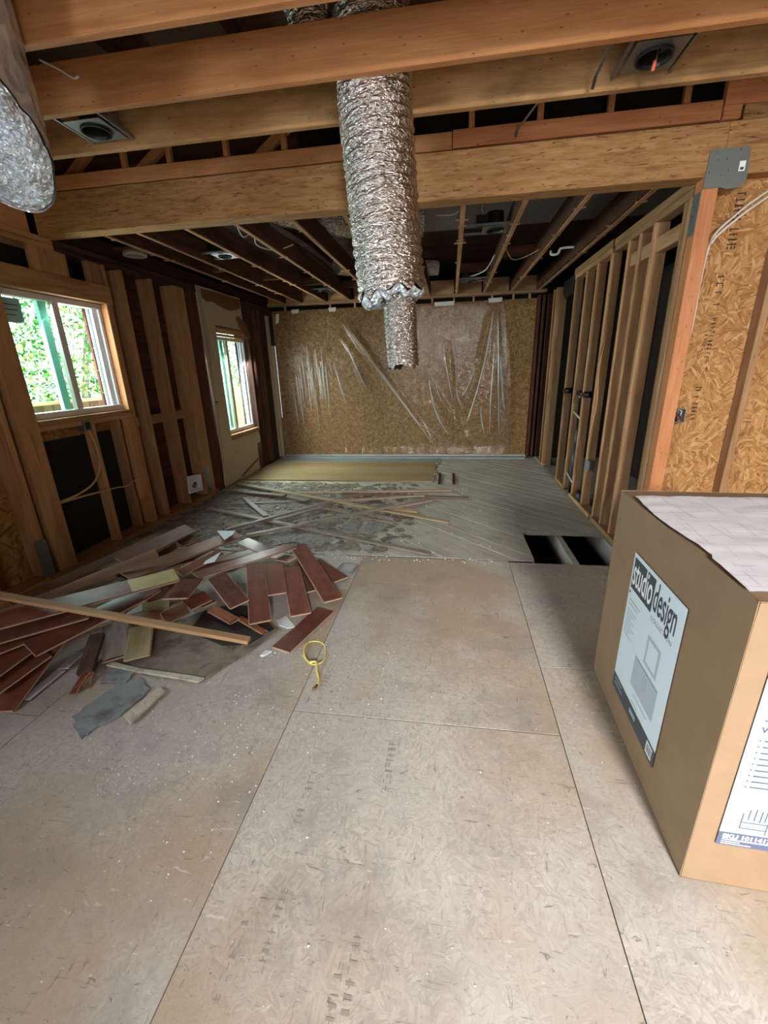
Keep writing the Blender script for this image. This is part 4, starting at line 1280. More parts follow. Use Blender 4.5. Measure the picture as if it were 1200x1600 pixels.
# plan sheet
def plan():
    v, f = [], []
    n = 34
    for j in range(n + 1):
        for i in range(n + 1):
            a, b = i / n, j / n
            x = .012 + a * .80 + .010 * math.sin(b * 7) * (1 - a) - .012 * (1 - a) * (b < .25)
            y = .040 + b * .83 + .03 * a
            z = BH + .006 + .006 * abs(mnoise.noise(Vector((a * 6, b * 7, 1)))) + .004 * abs(mnoise.noise(Vector((a * 17, b * 21, 4))))
            if b < .10: z += .0
            v.append(BL(x, y, z))
    for j in range(n):
        for i in range(n):
            k = j * (n + 1) + i
            f.append((k, k + 1, k + n + 2, k + n + 1))
    o = mesh('plan_sheet', v, f, M_PLAN, smooth=True)
    props(o, 'large crinkled white construction plan lying on the carton', 'paper')
plan()

# ------------------------------------------------------------------ torn-out floor planks, strips and scraps
DEB = [
    ('R1', (-1.261,3.202,0.119), (-0.764,2.471,0.044), 0.127, 0.012, 0, 'red'),
    ('R2', (-1.102,3.103,0.024), (-0.795,2.823,0.016), 0.127, 0.012, 0, 'red'),
    ('R3a', (-1.441,2.741,0.157), (-1.132,2.117,0.076), 0.127, 0.012, 0, 'red'),
    ('R3b', (-1.185,2.802,0.114), (-0.921,2.259,0.054), 0.127, 0.012, 0, 'red'),
    ('R3c', (-1.315,2.800,0.138), (-1.150,2.429,0.094), 0.127, 0.012, 0, 'red'),
    ('R4', (-1.780,2.498,0.171), (-1.287,3.128,0.150), 0.127, 0.012, 0, 'red'),
    ('R5', (-1.627,2.519,0.164), (-1.325,2.245,0.113), 0.127, 0.012, 6, 'redgloss'),
    ('R6', (-0.944,1.959,0.006), (-0.804,2.408,0.006), 0.127, 0.012, 0, 'red'),
    ('R7', (-1.279,3.077,0.044), (-0.953,2.610,0.029), 0.115, 0.012, 0, 'red'),
    ('R7b', (-1.502,3.065,0.094), (-1.216,2.925,0.118), 0.100, 0.012, 0, 'brown'),
    ('R8', (-2.229,2.369,0.213), (-1.928,3.422,0.123), 0.140, 0.014, 14, 'brown'),
    ('R9', (-1.773,3.212,0.144), (-1.498,3.066,0.124), 0.127, 0.012, 0, 'redgloss'),
    ('R10', (-1.716,2.158,0.184), (-1.759,2.419,0.183), 0.160, 0.012, 0, 'redgloss'),
    ('R11', (-1.727,2.038,0.114), (-1.655,2.170,0.114), 0.080, 0.012, 40, 'brown'),
    ('R12', (-1.673,2.199,0.114), (-1.600,2.334,0.114), 0.110, 0.012, 15, 'red'),
    ('R13', (-1.532,2.254,0.064), (-1.316,2.148,0.050), 0.070, 0.012, 0, 'orange'),
    ('R13b', (-1.320,2.207,0.039), (-1.093,2.095,0.014), 0.035, 0.012, 0, 'orange'),
    ('L1', (-2.413,1.548,0.332), (-1.770,2.294,0.283), 0.135, 0.014, 14, 'red'),
    ('L2', (-2.498,1.579,0.215), (-2.049,1.870,0.261), 0.127, 0.014, 20, 'red'),
    ('L3', (-2.171,1.584,0.185), (-1.923,2.113,0.224), 0.135, 0.014, 12, 'red'),
    ('L4', (-2.317,1.432,0.115), (-2.267,1.748,0.160), 0.135, 0.014, 8, 'red'),
    ('L4b', (-2.537,1.628,0.114), (-2.488,1.800,0.114), 0.127, 0.012, 0, 'red'),
    ('L5', (-2.155,1.340,0.008), (-2.237,1.765,0.113), 0.160, 0.014, 0, 'red'),
    ('L6', (-2.383,2.533,0.243), (-2.443,3.485,0.143), 0.127, 0.014, 28, 'brown'),
    ('L7', (-2.569,1.731,0.241), (-2.166,2.639,0.272), 0.055, 0.014, 60, 'grey'),
    ('L7b', (-2.580,1.979,0.184), (-2.346,2.408,0.194), 0.050, 0.012, 50, 'grey'),
    ('L8', (-2.942,2.124,0.093), (-2.510,3.119,0.193), 0.060, 0.014, 35, 'brown'),
    ('L8b', (-2.825,2.037,0.074), (-2.475,2.675,0.114), 0.100, 0.012, 0, 'brown'),
    ('L9', (-2.799,3.058,0.114), (-2.670,3.375,0.114), 0.110, 0.012, 10, 'brown'),
    ('L10', (-2.417,3.233,0.094), (-2.334,3.382,0.084), 0.140, 0.012, 10, 'brown'),
    ('L11', (-1.942,2.168,0.166), (-1.872,2.322,0.142), 0.100, 0.012, 20, 'red'),
    ('L12', (-1.954,2.148,0.104), (-1.808,2.216,0.104), 0.080, 0.012, 30, 'pale'),
    ('L12b', (-1.932,2.066,0.084), (-1.796,2.116,0.084), 0.070, 0.012, 20, 'red'),
    ('L13', (-1.976,1.994,0.193), (-1.909,2.241,0.213), 0.110, 0.012, 15, 'red'),
    ('L14', (-2.036,1.997,0.093), (-1.846,1.754,0.023), 0.125, 0.014, 0, 'greyboard'),
    ('L15', (-1.850,1.994,0.079), (-1.709,1.756,0.039), 0.127, 0.012, 0, 'pale'),
    ('L16', (-2.031,1.857,0.097), (-1.921,1.622,0.026), 0.075, 0.030, 0, 'darkstick'),
    ('L18', (-2.213,1.781,0.054), (-2.155,1.975,0.064), 0.030, 0.012, 60, 'grey'),
    ('S1', (-2.575,1.741,0.421), (-1.050,1.815,0.165), 0.045, 0.022, 0, 'stick'),
    ('F1', (-2.334,2.182,0.162), (-1.956,2.604,0.153), 0.127, 0.012, 10, 'red'),
    ('F2', (-2.405,2.461,0.132), (-2.334,3.126,0.101), 0.127, 0.012, 10, 'brown'),
    ('F3', (-2.466,2.035,0.134), (-2.174,2.401,0.144), 0.127, 0.012, 10, 'red'),
    ('F4', (-2.082,2.155,0.084), (-1.840,2.367,0.084), 0.127, 0.012, 15, 'red'),
    ('F5', (-1.927,2.503,0.094), (-1.576,2.299,0.064), 0.100, 0.012, 0, 'brown'),
    ('F6', (-2.403,1.572,0.177), (-2.197,1.868,0.188), 0.127, 0.012, 10, 'red'),
    ('F7', (-2.250,1.408,0.064), (-2.179,1.658,0.111), 0.127, 0.012, 0, 'red'),
    ('F8', (-1.941,2.863,0.074), (-1.667,3.162,0.064), 0.127, 0.012, 0, 'brown'),
    ('F9', (-2.333,2.931,0.054), (-2.207,3.421,0.044), 0.127, 0.012, 0, 'brown'),
    ('F10', (-2.233,1.738,0.133), (-2.077,2.003,0.109), 0.100, 0.012, 0, 'brown'),
    ('F11', (-2.938,2.200,0.054), (-2.791,2.699,0.074), 0.127, 0.012, 0, 'brown'),
    ('F12', (-1.872,2.595,0.154), (-1.584,2.807,0.144), 0.127, 0.012, 6, 'redgloss'),
    ('F13', (-1.896,2.485,0.190), (-1.798,2.890,0.181), 0.060, 0.012, 30, 'brown'),
    ('F14', (-2.304,2.567,0.135), (-2.062,2.889,0.114), 0.127, 0.012, 0, 'red'),
    ('F15', (-2.543,2.278,0.171), (-2.398,2.599,0.182), 0.080, 0.012, 35, 'grey'),
    ('W1', (-2.093,1.429,0.009), (-2.100,1.648,0.009), 0.055, 0.006, 0, 'white'),
    ('W2', (-2.091,1.653,0.016), (-2.124,1.798,0.010), 0.060, 0.006, 0, 'white'),
    ('s1', (-3.027,5.542,0.034), (0.025,4.049,0.061), 0.070, 0.014, 0, 'strip_light'),
    ('s2', (-2.896,4.615,0.003), (-1.541,4.870,0.003), 0.050, 0.020, 0, 'strip_grey'),
    ('s3', (-2.800,4.401,0.032), (-0.141,3.365,0.014), 0.055, 0.020, 0, 'strip_grey'),
    ('s4', (-2.210,3.706,0.044), (-1.362,4.664,0.067), 0.045, 0.020, 0, 'strip_grey'),
    ('s5', (-1.940,3.607,0.033), (-0.589,4.492,0.079), 0.050, 0.020, 0, 'strip_grey'),
    ('s6', (-1.904,4.085,0.003), (-1.474,4.590,0.003), 0.045, 0.020, 0, 'strip_grey'),
    ('s7', (-3.018,5.217,0.020), (-2.061,4.940,0.038), 0.080, 0.020, 0, 'strip_brown'),
    ('s8', (-1.983,5.175,0.010), (0.040,5.407,0.010), 0.050, 0.020, 0, 'strip_pink'),
    ('s9', (-1.352,5.103,0.030), (0.256,5.087,0.003), 0.050, 0.020, 0, 'strip_brown'),
    ('s10', (-0.664,4.519,0.039), (-0.190,4.963,0.005), 0.050, 0.020, 0, 'strip_pink'),
    ('s11', (-0.616,4.583,0.012), (-0.328,4.499,0.012), 0.080, 0.016, 0, 'strip_light'),
    ('s12', (-1.261,4.794,0.031), (-0.292,5.055,0.039), 0.050, 0.020, 0, 'strip_pink'),
    ('s13', (-2.180,5.066,0.010), (-1.706,4.753,0.033), 0.090, 0.020, 0, 'strip_grey'),
    ('s14', (-1.444,4.568,0.023), (-1.086,4.448,0.003), 0.090, 0.020, 0, 'strip_grey'),
    ('s15', (-2.566,4.842,0.030), (-2.011,4.222,0.013), 0.060, 0.020, 0, 'strip_grey'),
    ('s16', (-0.981,4.328,0.003), (-0.540,4.135,0.003), 0.050, 0.020, 0, 'strip_grey'),
    ('s17', (-1.271,4.968,0.034), (-0.964,5.007,0.059), 0.050, 0.020, 0, 'strip_brown'),
    ('s18', (-1.554,3.959,0.003), (-1.190,4.293,0.003), 0.040, 0.020, 0, 'strip_grey'),
]
LAB = {
 'R1': 'dusty cherry floor plank leaning at the edge of the pile, beside the strand board seam',
 'R2': 'cherry plank end poking out from under the pile toward the thin grey frame',
 'R3a': 'cherry plank pointing at viewer, forming the window-side leg of the U shape',
 'R3b': 'cherry plank pointing at viewer, forming the box-side leg of the U shape',
 'R3c': 'short cherry plank closing the top of the U shape',
 'R4': 'long cherry plank lying crosswise behind the U shape of planks',
 'R5': 'glossy cherry plank tilted against the window-side leg of the U shape',
 'R6': 'single cherry plank lying flat on strand board above the yellow wire loop',
 'R7': 'narrow cherry plank half hidden under the leaning dusty plank',
 'R7b': 'small brown plank offcut tucked behind the U shape of planks',
 'R8': 'long brown plank with white paper triangle on its upper end',
 'R9': 'plank mirroring the window behind the crosswise cherry plank',
 'R10': 'wide glossy cherry plank end in the middle of the pile',
 'R11': 'small brown plank standing on edge below the wide glossy plank end',
 'R12': 'dark cherry offcut beside the orange splintered piece',
 'R13': 'orange brown broken board piece above the dark stained sheet',
 'R13b': 'thin orange splinter on the dark corner of the old sheet',
 'L1': 'long cherry plank with painted yellow reflection at its end, crossing the pile',
 'L2': 'cherry plank on edge below the long yellow ended plank',
 'L3': 'broad cherry plank with pale front edge above the white strip',
 'L4': 'cherry plank at picture edge under the broad pale edged plank',
 'L4b': 'cherry plank end lying deepest at the picture edge',
 'L5': 'large cherry plank resting on the floor, lowest of the pile',
 'L6': 'brown plank with torn white flecks, rising toward the stud wall',
 'L7': 'long grey plank edge running along the top of the pile',
 'L7b': 'short grey plank edge just below the long grey one',
 'L8': 'thin brown strip nearest the wall bottom plate',
 'L8b': 'brown plank lying flat under the strips by the stud wall',
 'L9': 'grey brown plank end below the black paper wall',
 'L10': 'brown plank scrap behind the pile where rough old floor starts',
 'L11': 'short cherry plank under the yellow ended plank',
 'L12': 'short pale backed plank facing up beneath the short cherry one',
 'L12b': 'small cherry plank edge just above the long pale stick',
 'L13': 'cherry plank tilted beneath the yellow ended plank',
 'L14': 'weathered grey board hanging off the pile with splintered end',
 'L15': 'pale yellow backed plank beside the weathered grey board',
 'L16': 'dark batten with frayed orange splintered tip',
 'L18': 'thin grey edge strip behind the dark batten',
 'F1': 'cherry plank tucked just under the long yellow ended plank',
 'F2': 'brown plank lying between the two brown long planks',
 'F3': 'cherry plank between grey plank edges and yellow ended plank',
 'F4': 'cherry plank lying beneath the short pale backed plank',
 'F5': 'brown plank beneath the tilted glossy plank',
 'F6': 'cherry plank second from the top at the picture edge',
 'F7': 'cherry plank between the lowest plank and the one above it at picture edge',
 'F8': 'brown plank showing behind the U shape under the crosswise plank',
 'F9': 'brown plank beneath the plank with the white paper triangle',
 'F10': 'brown plank just behind the long pale stick near the white strip',
 'F11': 'brown plank on the floor below the thin strip nearest the wall',
 'F12': 'glossy dark cherry plank between crosswise plank and wide glossy plank end',
 'F13': 'narrow brown plank on edge beside the white paper sliver',
 'F14': 'cherry plank under the plank with the white paper triangle, towards its middle',
 'F15': 'grey edged plank scrap above the yellow ended plank',
 'S1': 'long pale furring stick lying over the whole pile',
 'W1': 'white plastic strip beside the lowest cherry plank',
 'W2': 'shorter white plastic strip by the dark batten',
 's1': 'longest tan strip lying diagonally across the old floor',
 's2': 'grey strip lying straight across from the stud wall post',
 's3': 'grey strip running from the wall to the strand board edge',
 's4': 'grey strip slanting up from the pile to the long tan strip',
 's5': 'grey strip starting at the mirrored plank and slanting away',
 's6': 'short grey strip lying parallel inside the crossed strips',
 's7': 'broad brown strip beside the drywall foot',
 's8': 'pinkish strip farthest back, straight across',
 's9': 'dark brown strip reaching farthest toward the partition',
 's10': 'short pinkish strip propped on the long tan strip',
 's11': 'stubby tan block end beside the long tan strip',
 's12': 'pinkish strip between the dark brown and long tan strips',
 's13': 'short broad grey strip beneath the start of the long tan strip',
 's14': 'short broad grey strip among torn underlay near the middle',
 's15': 'grey strip lying slanted near the wall among rough old boards',
 's16': 'thin grey strip near the torn underlay flakes',
 's17': 'short brown strip piece crossing the pinkish strips',
 's18': 'thin short grey strip next to the torn underlay near the pile',
}
for key, A, B, w, t, roll, mk in DEB:
    nm = 'white_strip' if mk == 'white' else 'wood_strip' if key[0] == 's' else 'furring_stick' if key == 'S1' else 'batten' if key == 'L16' else 'laminate_plank'
    gr = 'torn-out strips on the old floor' if key[0] == 's' else None if key in ('S1', 'L16') else 'white strips' if mk == 'white' else 'torn-out planks in the debris pile'
    A, B = Vector(A), Vector(B)
    if key[0] in 'RLF' and mk not in ('white', 'darkstick'):
        root = empty(nm, ((A.x + B.x) / 2, (A.y + B.y) / 2, (A.z + B.z) / 2))
        o = board('face_layer', A, B, w, t, DM[mk], root, roll=roll, ch=.001, rough=.05 if key in ('L14', 'R13', 'R13b', 'R1') else 0)
        # pale tongue along one edge and the pale core layer below the stain
        d = (B - A).normalized(); side = Vector((0, 0, 1)).cross(d).normalized(); upv = d.cross(side)
        ra = math.radians(roll)
        sd_ = side * math.cos(ra) + upv * math.sin(ra); up_ = upv * math.cos(ra) - side * math.sin(ra)
        for s in (-1, 1):
            off = sd_ * (s * (w / 2 + .0022)) - up_ * (.0015)
            board('tongue' if s > 0 else 'groove_edge', A + off + d * .004, B + off - d * .004, .0042, t * .55, M_CORE, root, roll=roll, ch=.0005)
        for e, sgn in ((A, -1), (B, 1)):
            board('end_grain', e + d * sgn * .0004 - sd_ * (w / 2 - .002), e + d * sgn * .0004 + sd_ * (w / 2 - .002), .0012, t * .8, M_CORE, root, up=up_, ch=.0001)
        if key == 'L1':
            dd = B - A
            board('reflection_patch', A + dd * .72 + up_ * (t / 2 + .0004), B - dd.normalized() * .002 + up_ * (t / 2 + .0004), w - .004, .0006, DM['reflected'], root, roll=roll, ch=.0001)  # window reflection at the plank's end, laid on as a coloured strip
    else:
        root = board(nm, A, B, w, t, DM[mk], roll=roll, ch=.001)
    props(root, LAB[key], 'strip' if key[0] in 'sW' else 'stick' if key == 'S1' else 'batten' if key == 'L16' else 'plank', gr)

# frayed tip of the dark batten
bt = [o for o in COL.objects if o.name.startswith('batten')][0]
for k in range(7):
    a = Vector((-1.90 + random.uniform(-.03, .03), 1.612 + random.uniform(-.01, .02), .03 + random.uniform(-.01, .01)))
    board('splinter', a, a + Vector((.03 + random.uniform(-.04, .04), -.085 - random.uniform(0, .04), -.012)), .010, .007, DM['orange'], bt, ch=.001)

SCR = [
 ('old_sheet', 'large curled sheet of old stained flooring under the pile', 'sheet', [(-1.815, 2.083), (-2.072, 2.171), (-2.011, 2.026), (-1.867, 1.707), (-1.65, 1.676), (-1.448, 1.658), (-1.351, 1.646), (-1.272, 1.648), (-1.241, 1.699), (-1.134, 1.907), (-1.037, 2.155), (-1.167, 2.265), (-1.328, 2.414), (-1.492, 2.397), (-1.621, 2.32)], .001, .012, M_SHEET),
 ('vinyl_scrap', 'blue grey torn vinyl piece lying nearest on the strand board', 'scrap', [(-1.759, 1.36), (-1.737, 1.454), (-1.71, 1.552), (-1.659, 1.631), (-1.612, 1.646), (-1.505, 1.58), (-1.509, 1.493), (-1.526, 1.396), (-1.563, 1.339), (-1.598, 1.292), (-1.607, 1.253), (-1.667, 1.291)], .001, .007, M_SHEETG),
 ('vinyl_scrap', 'small grey vinyl piece between batten tip and stained sheet', 'scrap', [(-1.809, 1.6), (-1.828, 1.701), (-1.758, 1.699), (-1.67, 1.674), (-1.662, 1.598), (-1.731, 1.595)], .0075, .012, M_SHEETG),
 ('backing_scrap', 'curled beige backing strip with white edge beside the blue grey vinyl', 'scrap', [(-1.500, 1.387), (-1.48, 1.47), (-1.455, 1.584), (-1.407, 1.563), (-1.418, 1.462), (-1.433, 1.347)], .008, .018, M_TAPEY),
 ('paper_scrap', 'white paper triangle lying on the long brown plank', 'paper', [(-2.108, 3.385), (-1.935, 3.398), (-1.917, 3.317), (-1.926, 3.183)], .158, .162, M_WHITE),
 ('paper_scrap', 'white paper sliver standing out behind the crosswise cherry plank', 'paper', [(-1.812, 2.657), (-1.841, 2.773), (-1.799, 2.903), (-1.748, 2.706)], .182, .185, M_WHITE),
 ('plaster_chip', 'broken white dish-like chip between U shape and flat plank', 'chip', [(-1.088, 2.253), (-1.046, 2.307), (-0.937, 2.194), (-0.986, 2.176), (-1.05, 2.201)], .001, .008, M_WHITE),
 ('plaster_chip', 'small white chip left of the flat cherry plank', 'chip', [(-1.042, 1.895), (-1.028, 1.942), (-0.992, 1.941), (-1.019, 1.897)], .001, .012, M_WHITE),
 ('underlay_flake', 'torn grey underlay flake under the slanting grey strip', 'flake', [(-1.098, 3.912), (-1.007, 4.197), (-0.904, 4.185), (-0.893, 3.851), (-0.996, 3.81)], -.006, .006, M_FLAKE),
 ('underlay_flake', 'torn pale underlay flake nearer the grey planks', 'flake', [(-0.872, 3.866), (-0.82, 4.127), (-0.594, 4.106), (-0.644, 3.923), (-0.75, 3.815)], -.006, .004, M_FLAKE),
 ('underlay_flake', 'torn underlay flake just behind the leaning dusty plank', 'flake', [(-1.473, 3.735), (-1.286, 3.782), (-1.119, 3.634), (-1.147, 3.483), (-1.374, 3.523)], -.006, .003, M_FLAKE),
 ('underlay_flake', 'torn underlay flake behind the mirrored plank', 'flake', [(-1.757, 3.648), (-1.497, 3.766), (-1.42, 3.549), (-1.562, 3.508)], -.006, .004, M_FLAKE),
]
for nm, lb, ct, pg, z0, z1, m in SCR:
    # roughen the outline a little
    q = []
    for i, p in enumerate(pg):
        r = pg[(i + 1) % len(pg)]
        q.append(p)
        if nm in ('old_sheet', 'vinyl_scrap', 'underlay_flake'):
            for t in (.33, .66):
                q.append((p[0] + (r[0] - p[0]) * t + random.uniform(-.008, .008), p[1] + (r[1] - p[1]) * t + random.uniform(-.008, .008)))
    cx = sum(p[0] for p in q) / len(q); cy = sum(p[1] for p in q) / len(q)
    props(prism(nm, q, z0, z1, m, at=(cx, cy, z0)), lb, ct)
fv, ff = [], []
fr = random.Random(5)
for i in range(4200):
    x, y = fr.uniform(-3.05, -.35), fr.uniform(3.42, 5.75)
    if fr.random() > (1.25 - (x + 3.05) / 2.7 * 1.15) or fr.random() > 1.6 - abs(y - 4.3) * .7: continue
    n = fr.randint(5, 8); s = fr.uniform(.02, .09); e = fr.uniform(.35, .9); a0 = fr.choice((-.785, .785, 0, 1.57)) + fr.uniform(-.3, .3)
    z = -.0065 + fr.uniform(0, .006)
    pts = []
    for k in range(n):
        t = 2 * math.pi * k / n
        r = s * fr.uniform(.6, 1.15)
        u, w = r * math.cos(t), r * e * math.sin(t)
        pts.append((max(-3.11, x + u * math.cos(a0) - w * math.sin(a0)), y + u * math.sin(a0) + w * math.cos(a0)))
    b = len(fv)
    fv += [(px, py, -.0075) for px, py in pts] + [(px, py, z + fr.uniform(0, .008)) for px, py in pts]
    ff.append(tuple(range(b + n, b + 2 * n)))
    ff += [(b + k, b + (k + 1) % n, b + n + (k + 1) % n, b + n + k) for k in range(n)]
un = mesh('torn_underlay', fv, ff, M_TORN)
props(un, 'layer of torn dark underlay scraps over the old floor by the stud wall', 'underlay', kind='stuff')
sheet = bpy.data.objects['old_sheet']
sheet_p = prism('dark_stain_layer', [(-1.62, 2.30), (-1.49, 2.38), (-1.33, 2.39), (-1.17, 2.25), (-1.06, 2.15), (-1.15, 1.98), (-1.30, 1.95), (-1.48, 2.02), (-1.60, 2.12)], .0125, .015, plain('dark_mastic', '2e211b', .8), sheet)
prism('pale_edge', [(-1.867, 1.707), (-1.65, 1.676), (-1.448, 1.658), (-1.272, 1.640), (-1.255, 1.672), (-1.45, 1.688), (-1.65, 1.700), (-1.85, 1.735)], .0125, .022, M_TAPEY, sheet)
gf = empty('grey_frame', (-.80, 3.03, 0), label='thin grey rectangular metal frame at the pile edge', cat='frame')
fp = [(-0.878, 3.008), (-0.849, 3.112), (-0.723, 3.098), (-0.753, 2.94)]
for a, b in zip(fp, fp[1:] + fp[:1]):
    board('frame_bar', (a[0], a[1], .008), (b[0], b[1], .008), .014, .012, M_MEMB, gf)

# yellow wire loop
lp = [(-0.736, 1.861), (-0.78, 1.906), (-0.811, 1.978), (-0.81, 2.041), (-0.763, 2.069), (-0.709, 2.044), (-0.676, 1.962), (-0.669, 1.889), (-0.7, 1.851), (-0.743, 1.867), (-0.804, 1.933)]
wl_ = empty('wire_loop', (-.74, 1.95, 0), label='loop of yellow cable tied in a knot on the strand board', cat='wire')
tube('loop', [(x, y, .006 + .006 * math.sin(i)) for i, (x, y) in enumerate(lp)], .0045, M_YWIRE, wl_, seg=10)
tube('second_turn', [(x * 1.0 + .006, y - .006, .014) for i, (x, y) in enumerate(lp[:4])], .0045, M_YWIRE, wl_, seg=10)
tube('tail', [(-0.735, 1.858, .018), (-0.700, 1.864, .018), (-0.676, 1.80, .010), (-0.650, 1.745, .008), (-0.646, 1.705, .008)], .007, M_YWIRE, wl_, seg=10)
tube('bare_end', [(-0.646, 1.705, .008), (-0.655, 1.665, .008)], .006, M_COPPER, wl_, seg=10)

# plaster crumbs too many to count
rv, rf = [], []
rg_ = random.Random(11)
def crumb(x, y, s, z=0.0):
    k = len(rv)
    if x > .72 and .95 < y < 2.1: return
    s *= .9
    for i in range(3):
        t = 2.1 * i + rg_.random()
        rv.append((x + s * math.cos(t), y + s * math.sin(t), z + .0005))
    rv.append((x, y, z + s * .9))
    rf.extend([(k, k + 1, k + 3), (k + 1, k + 2, k + 3), (k + 2, k, k + 3)])
for i in range(620):
    x = rg_.gauss(-1.15, .42); y = abs(rg_.gauss(1.35, .42)) + .15
    if x > .4 or x < -2.3: continue
    crumb(x, y, rg_.choice((.0025, .003, .004, .006)))
for i in range(60):
    crumb(rg_.gauss(-1.30, .05), rg_.gauss(1.10, .04), rg_.choice((.003, .005)))
for i in range(150):
    crumb(rg_.uniform(-.7, 1.6), rg_.uniform(.6, 3.2), rg_.choice((.002, .003, .004)))
for i in range(110):
    crumb(rg_.uniform(-1.9, .5), abs(rg_.gauss(0, .05)) + 3.22, rg_.choice((.004, .007, .01)))
for i in range(320):
    crumb(rg_.uniform(-2.9, .4), rg_.uniform(3.4, 5.6), rg_.choice((.004, .006, .01)), -.008)
cr = mesh('plaster_crumbs', rv, rf, M_CRUMB)
props(cr, 'white plaster crumbs scattered over the floor', 'crumbs', kind='stuff')

# ------------------------------------------------------------------ fittings on the stud walls
ob = empty('washer_box', (XL + .02, 4.68, .26), label='white plastic supply box on the studs above the floor', cat='outlet box')
Mb = Matrix.Translation((XL + .012, 4.675, .262)) @ Matrix.Rotation(math.radians(-6), 4, 'X')
def rb(name, y0, z0, y1, z1, x0, x1, m):
    v = [Mb @ Vector(p) for p in [(x0, y0, z0), (x1, y0, z0), (x1, y1, z0), (x0, y1, z0), (x0, y0, z1), (x1, y0, z1), (x1, y1, z1), (x0, y1, z1)]]
    return mesh(name, v, [(0, 3, 2, 1), (4, 5, 6, 7), (0, 1, 5, 4), (1, 2, 6, 5), (2, 3, 7, 6), (3, 0, 4, 7)], m, ob)
rb('back', -.13, -.10, .13, .10, -.002, .002, M_OUTW)
rb('rim', -.135, -.105, -.10, .105, .003, .03, M_OUTW); rb('rim', .10, -.105, .135, .105, .003, .03, M_OUTW)
rb('rim', -.0995, .07, .0995, .105, .003, .03, M_OUTW); rb('rim', -.0995, -.105, .0995, -.07, .003, .03, M_OUTW)
rb('valve', -.04, -.05, .0, -.01, .003, .035, M_GALV)
rb('valve_handle', -.03, -.01, -.01, .02, .02, .04, M_CAN)
mbx = empty('metal_box', (XL - .01, 3.32, 1.14), label='small metal junction box under the wide window sill', cat='junction box')
slab('box_body', (XL - .05, 3.27, 1.10), (XL + .012, 3.355, 1.188), M_GALV, mbx)
slab('box_mouth', (XL + .0125, 3.285, 1.112), (XL + .0135, 3.340, 1.176), M_CAN, mbx)
props(tube('cable', [(XL + .01, 3.31, 1.10), (XL + .018, 3.335, .98), (XL + .02, 3.335, .80), (XL + .02, 3.22, .66), (XL + .01, 3.04, .60), (XL - .04, 2.88, .575)], .009, M_CABLE), 'cream cable curving down from the metal box across black paper', 'cable', 'cables on the stud wall')
props(tube('cable', [(XL - .04, 2.88, .565), (XL - .01, 3.08, .566), (XL + .01, 3.30, .555), (XL + .015, 3.40, .548)], .008, M_CABLE), 'cream cable running straight below the curved one to the middle stud', 'cable', 'cables on the stud wall')
props(tube('cable', [(XL + .012, 3.405, .548), (XL + .0, 3.50, .535), (XL, 3.60, .52), (XL + .01, 3.70, .545), (XL + .012, 3.83, .56)], .006, M_CABLE), 'thin pale cable bridging the black paper nearer the supply box', 'cable', 'cables on the stud wall')
kb = lathe('knot_plug', [(.001, 0), (.02, .0), (.024, .01), (.018, .02), (.001, .022)], (XL + .03, 5.46, 1.17), M_CAN)
props(kb, 'dark round plug at the torn drywall edge', 'plug')

# partition fittings
dr = empty('drain_stack', (1.56, 5.40, 0), label='black plastic drain pipe rising between the partition studs', cat='pipe')
tube('pipe', [(1.525, 5.40, .0), (1.525, 5.40, 1.14)], .030, M_ABS, dr, seg=16)
tube('tee', [(1.525, 5.28, 1.20), (1.525, 5.62, 1.20)], .030, M_ABS, dr, seg=16)
tube('elbow', [(1.525, 5.40, 1.08), (1.525, 5.40, 1.235)], .036, M_ABS, dr, seg=16)
tube('coupling', [(1.525, 5.40, .10), (1.525, 5.40, .62)], .036, M_BLUEPIPE, dr, seg=16)
tube('supply_line', [(1.50, 5.58, .98), (1.485, 5.22, .93)], .011, M_OUTW, dr, seg=10)
tube('supply_line', [(1.50, 5.58, .22), (1.485, 5.22, .17)], .011, M_OUTW, dr, seg=10)
for y in (5.04, 5.86):
    st = empty('stub_out', (1.5, y, 1.22), label='black pipe stub %s' % ('on the stud closer to the doorway' if y > 5.5 else 'beside the grey outlet stud'), cat='pipe')
    tube('pipe', [(1.52, y, 1.21), (XR - .03, y, 1.21)], .035, M_ABS, st, seg=16)
    tube('cap', [(XR - .03, y, 1.21), (XR - .05, y, 1.21)], .024, M_OLD, st, seg=16)
st = empty('floor_stub', (1.5, 5.05, .07), label='black pipe stub with pale coupling at the partition foot', cat='pipe')
tube('pipe', [(1.53, 5.12, .085), (1.50, 4.98, .085)], .034, M_ABS, st, seg=16)
tube('coupling', [(1.50, 4.98, .085), (1.49, 4.90, .085)], .038, M_BLUEPIPE, st, seg=16)
gb = empty('outlet_box', (XR, 4.78, .5), label='grey metal outlet box on a partition stud', cat='outlet box', group='outlet boxes')
slab('box_body', (XR - .01, 4.70, .44), (XR + .06, 4.778, .545), M_GALV, gb)
slab('cover', (XR - .013, 4.695, .435), (XR - .0105, 4.782, .55), plain('cover_grey', '8e9498', .5, .3), gb)
props(tube('cable', [(XR - .012, 4.74, .55), (XR - .016, 4.735, .75), (XR - .02, 4.62, 1.15), (XR - .016, 4.70, 1.5), (XR + .03, 4.76, 1.75)], .005, M_CABLE), 'cream cable rising from the grey outlet box', 'cable')
ob2 = empty('outlet_box', (1.61, 3.35, 1.17), label='open outlet box with red and white wires on the post side', cat='outlet box', group='outlet boxes')
slab('box_back', (1.568, 3.345, 1.12), (1.63, 3.370, 1.215), M_GALV, ob2)
for lo, hi in (((1.566, 3.30, 1.12), (1.570, 3.345, 1.215)), ((1.628, 3.30, 1.12), (1.632, 3.345, 1.215)), ((1.570, 3.30, 1.12), (1.628, 3.345, 1.124)), ((1.570, 3.30, 1.211), (1.628, 3.345, 1.215))):
    slab('box_side', lo, hi, M_GALV, ob2)
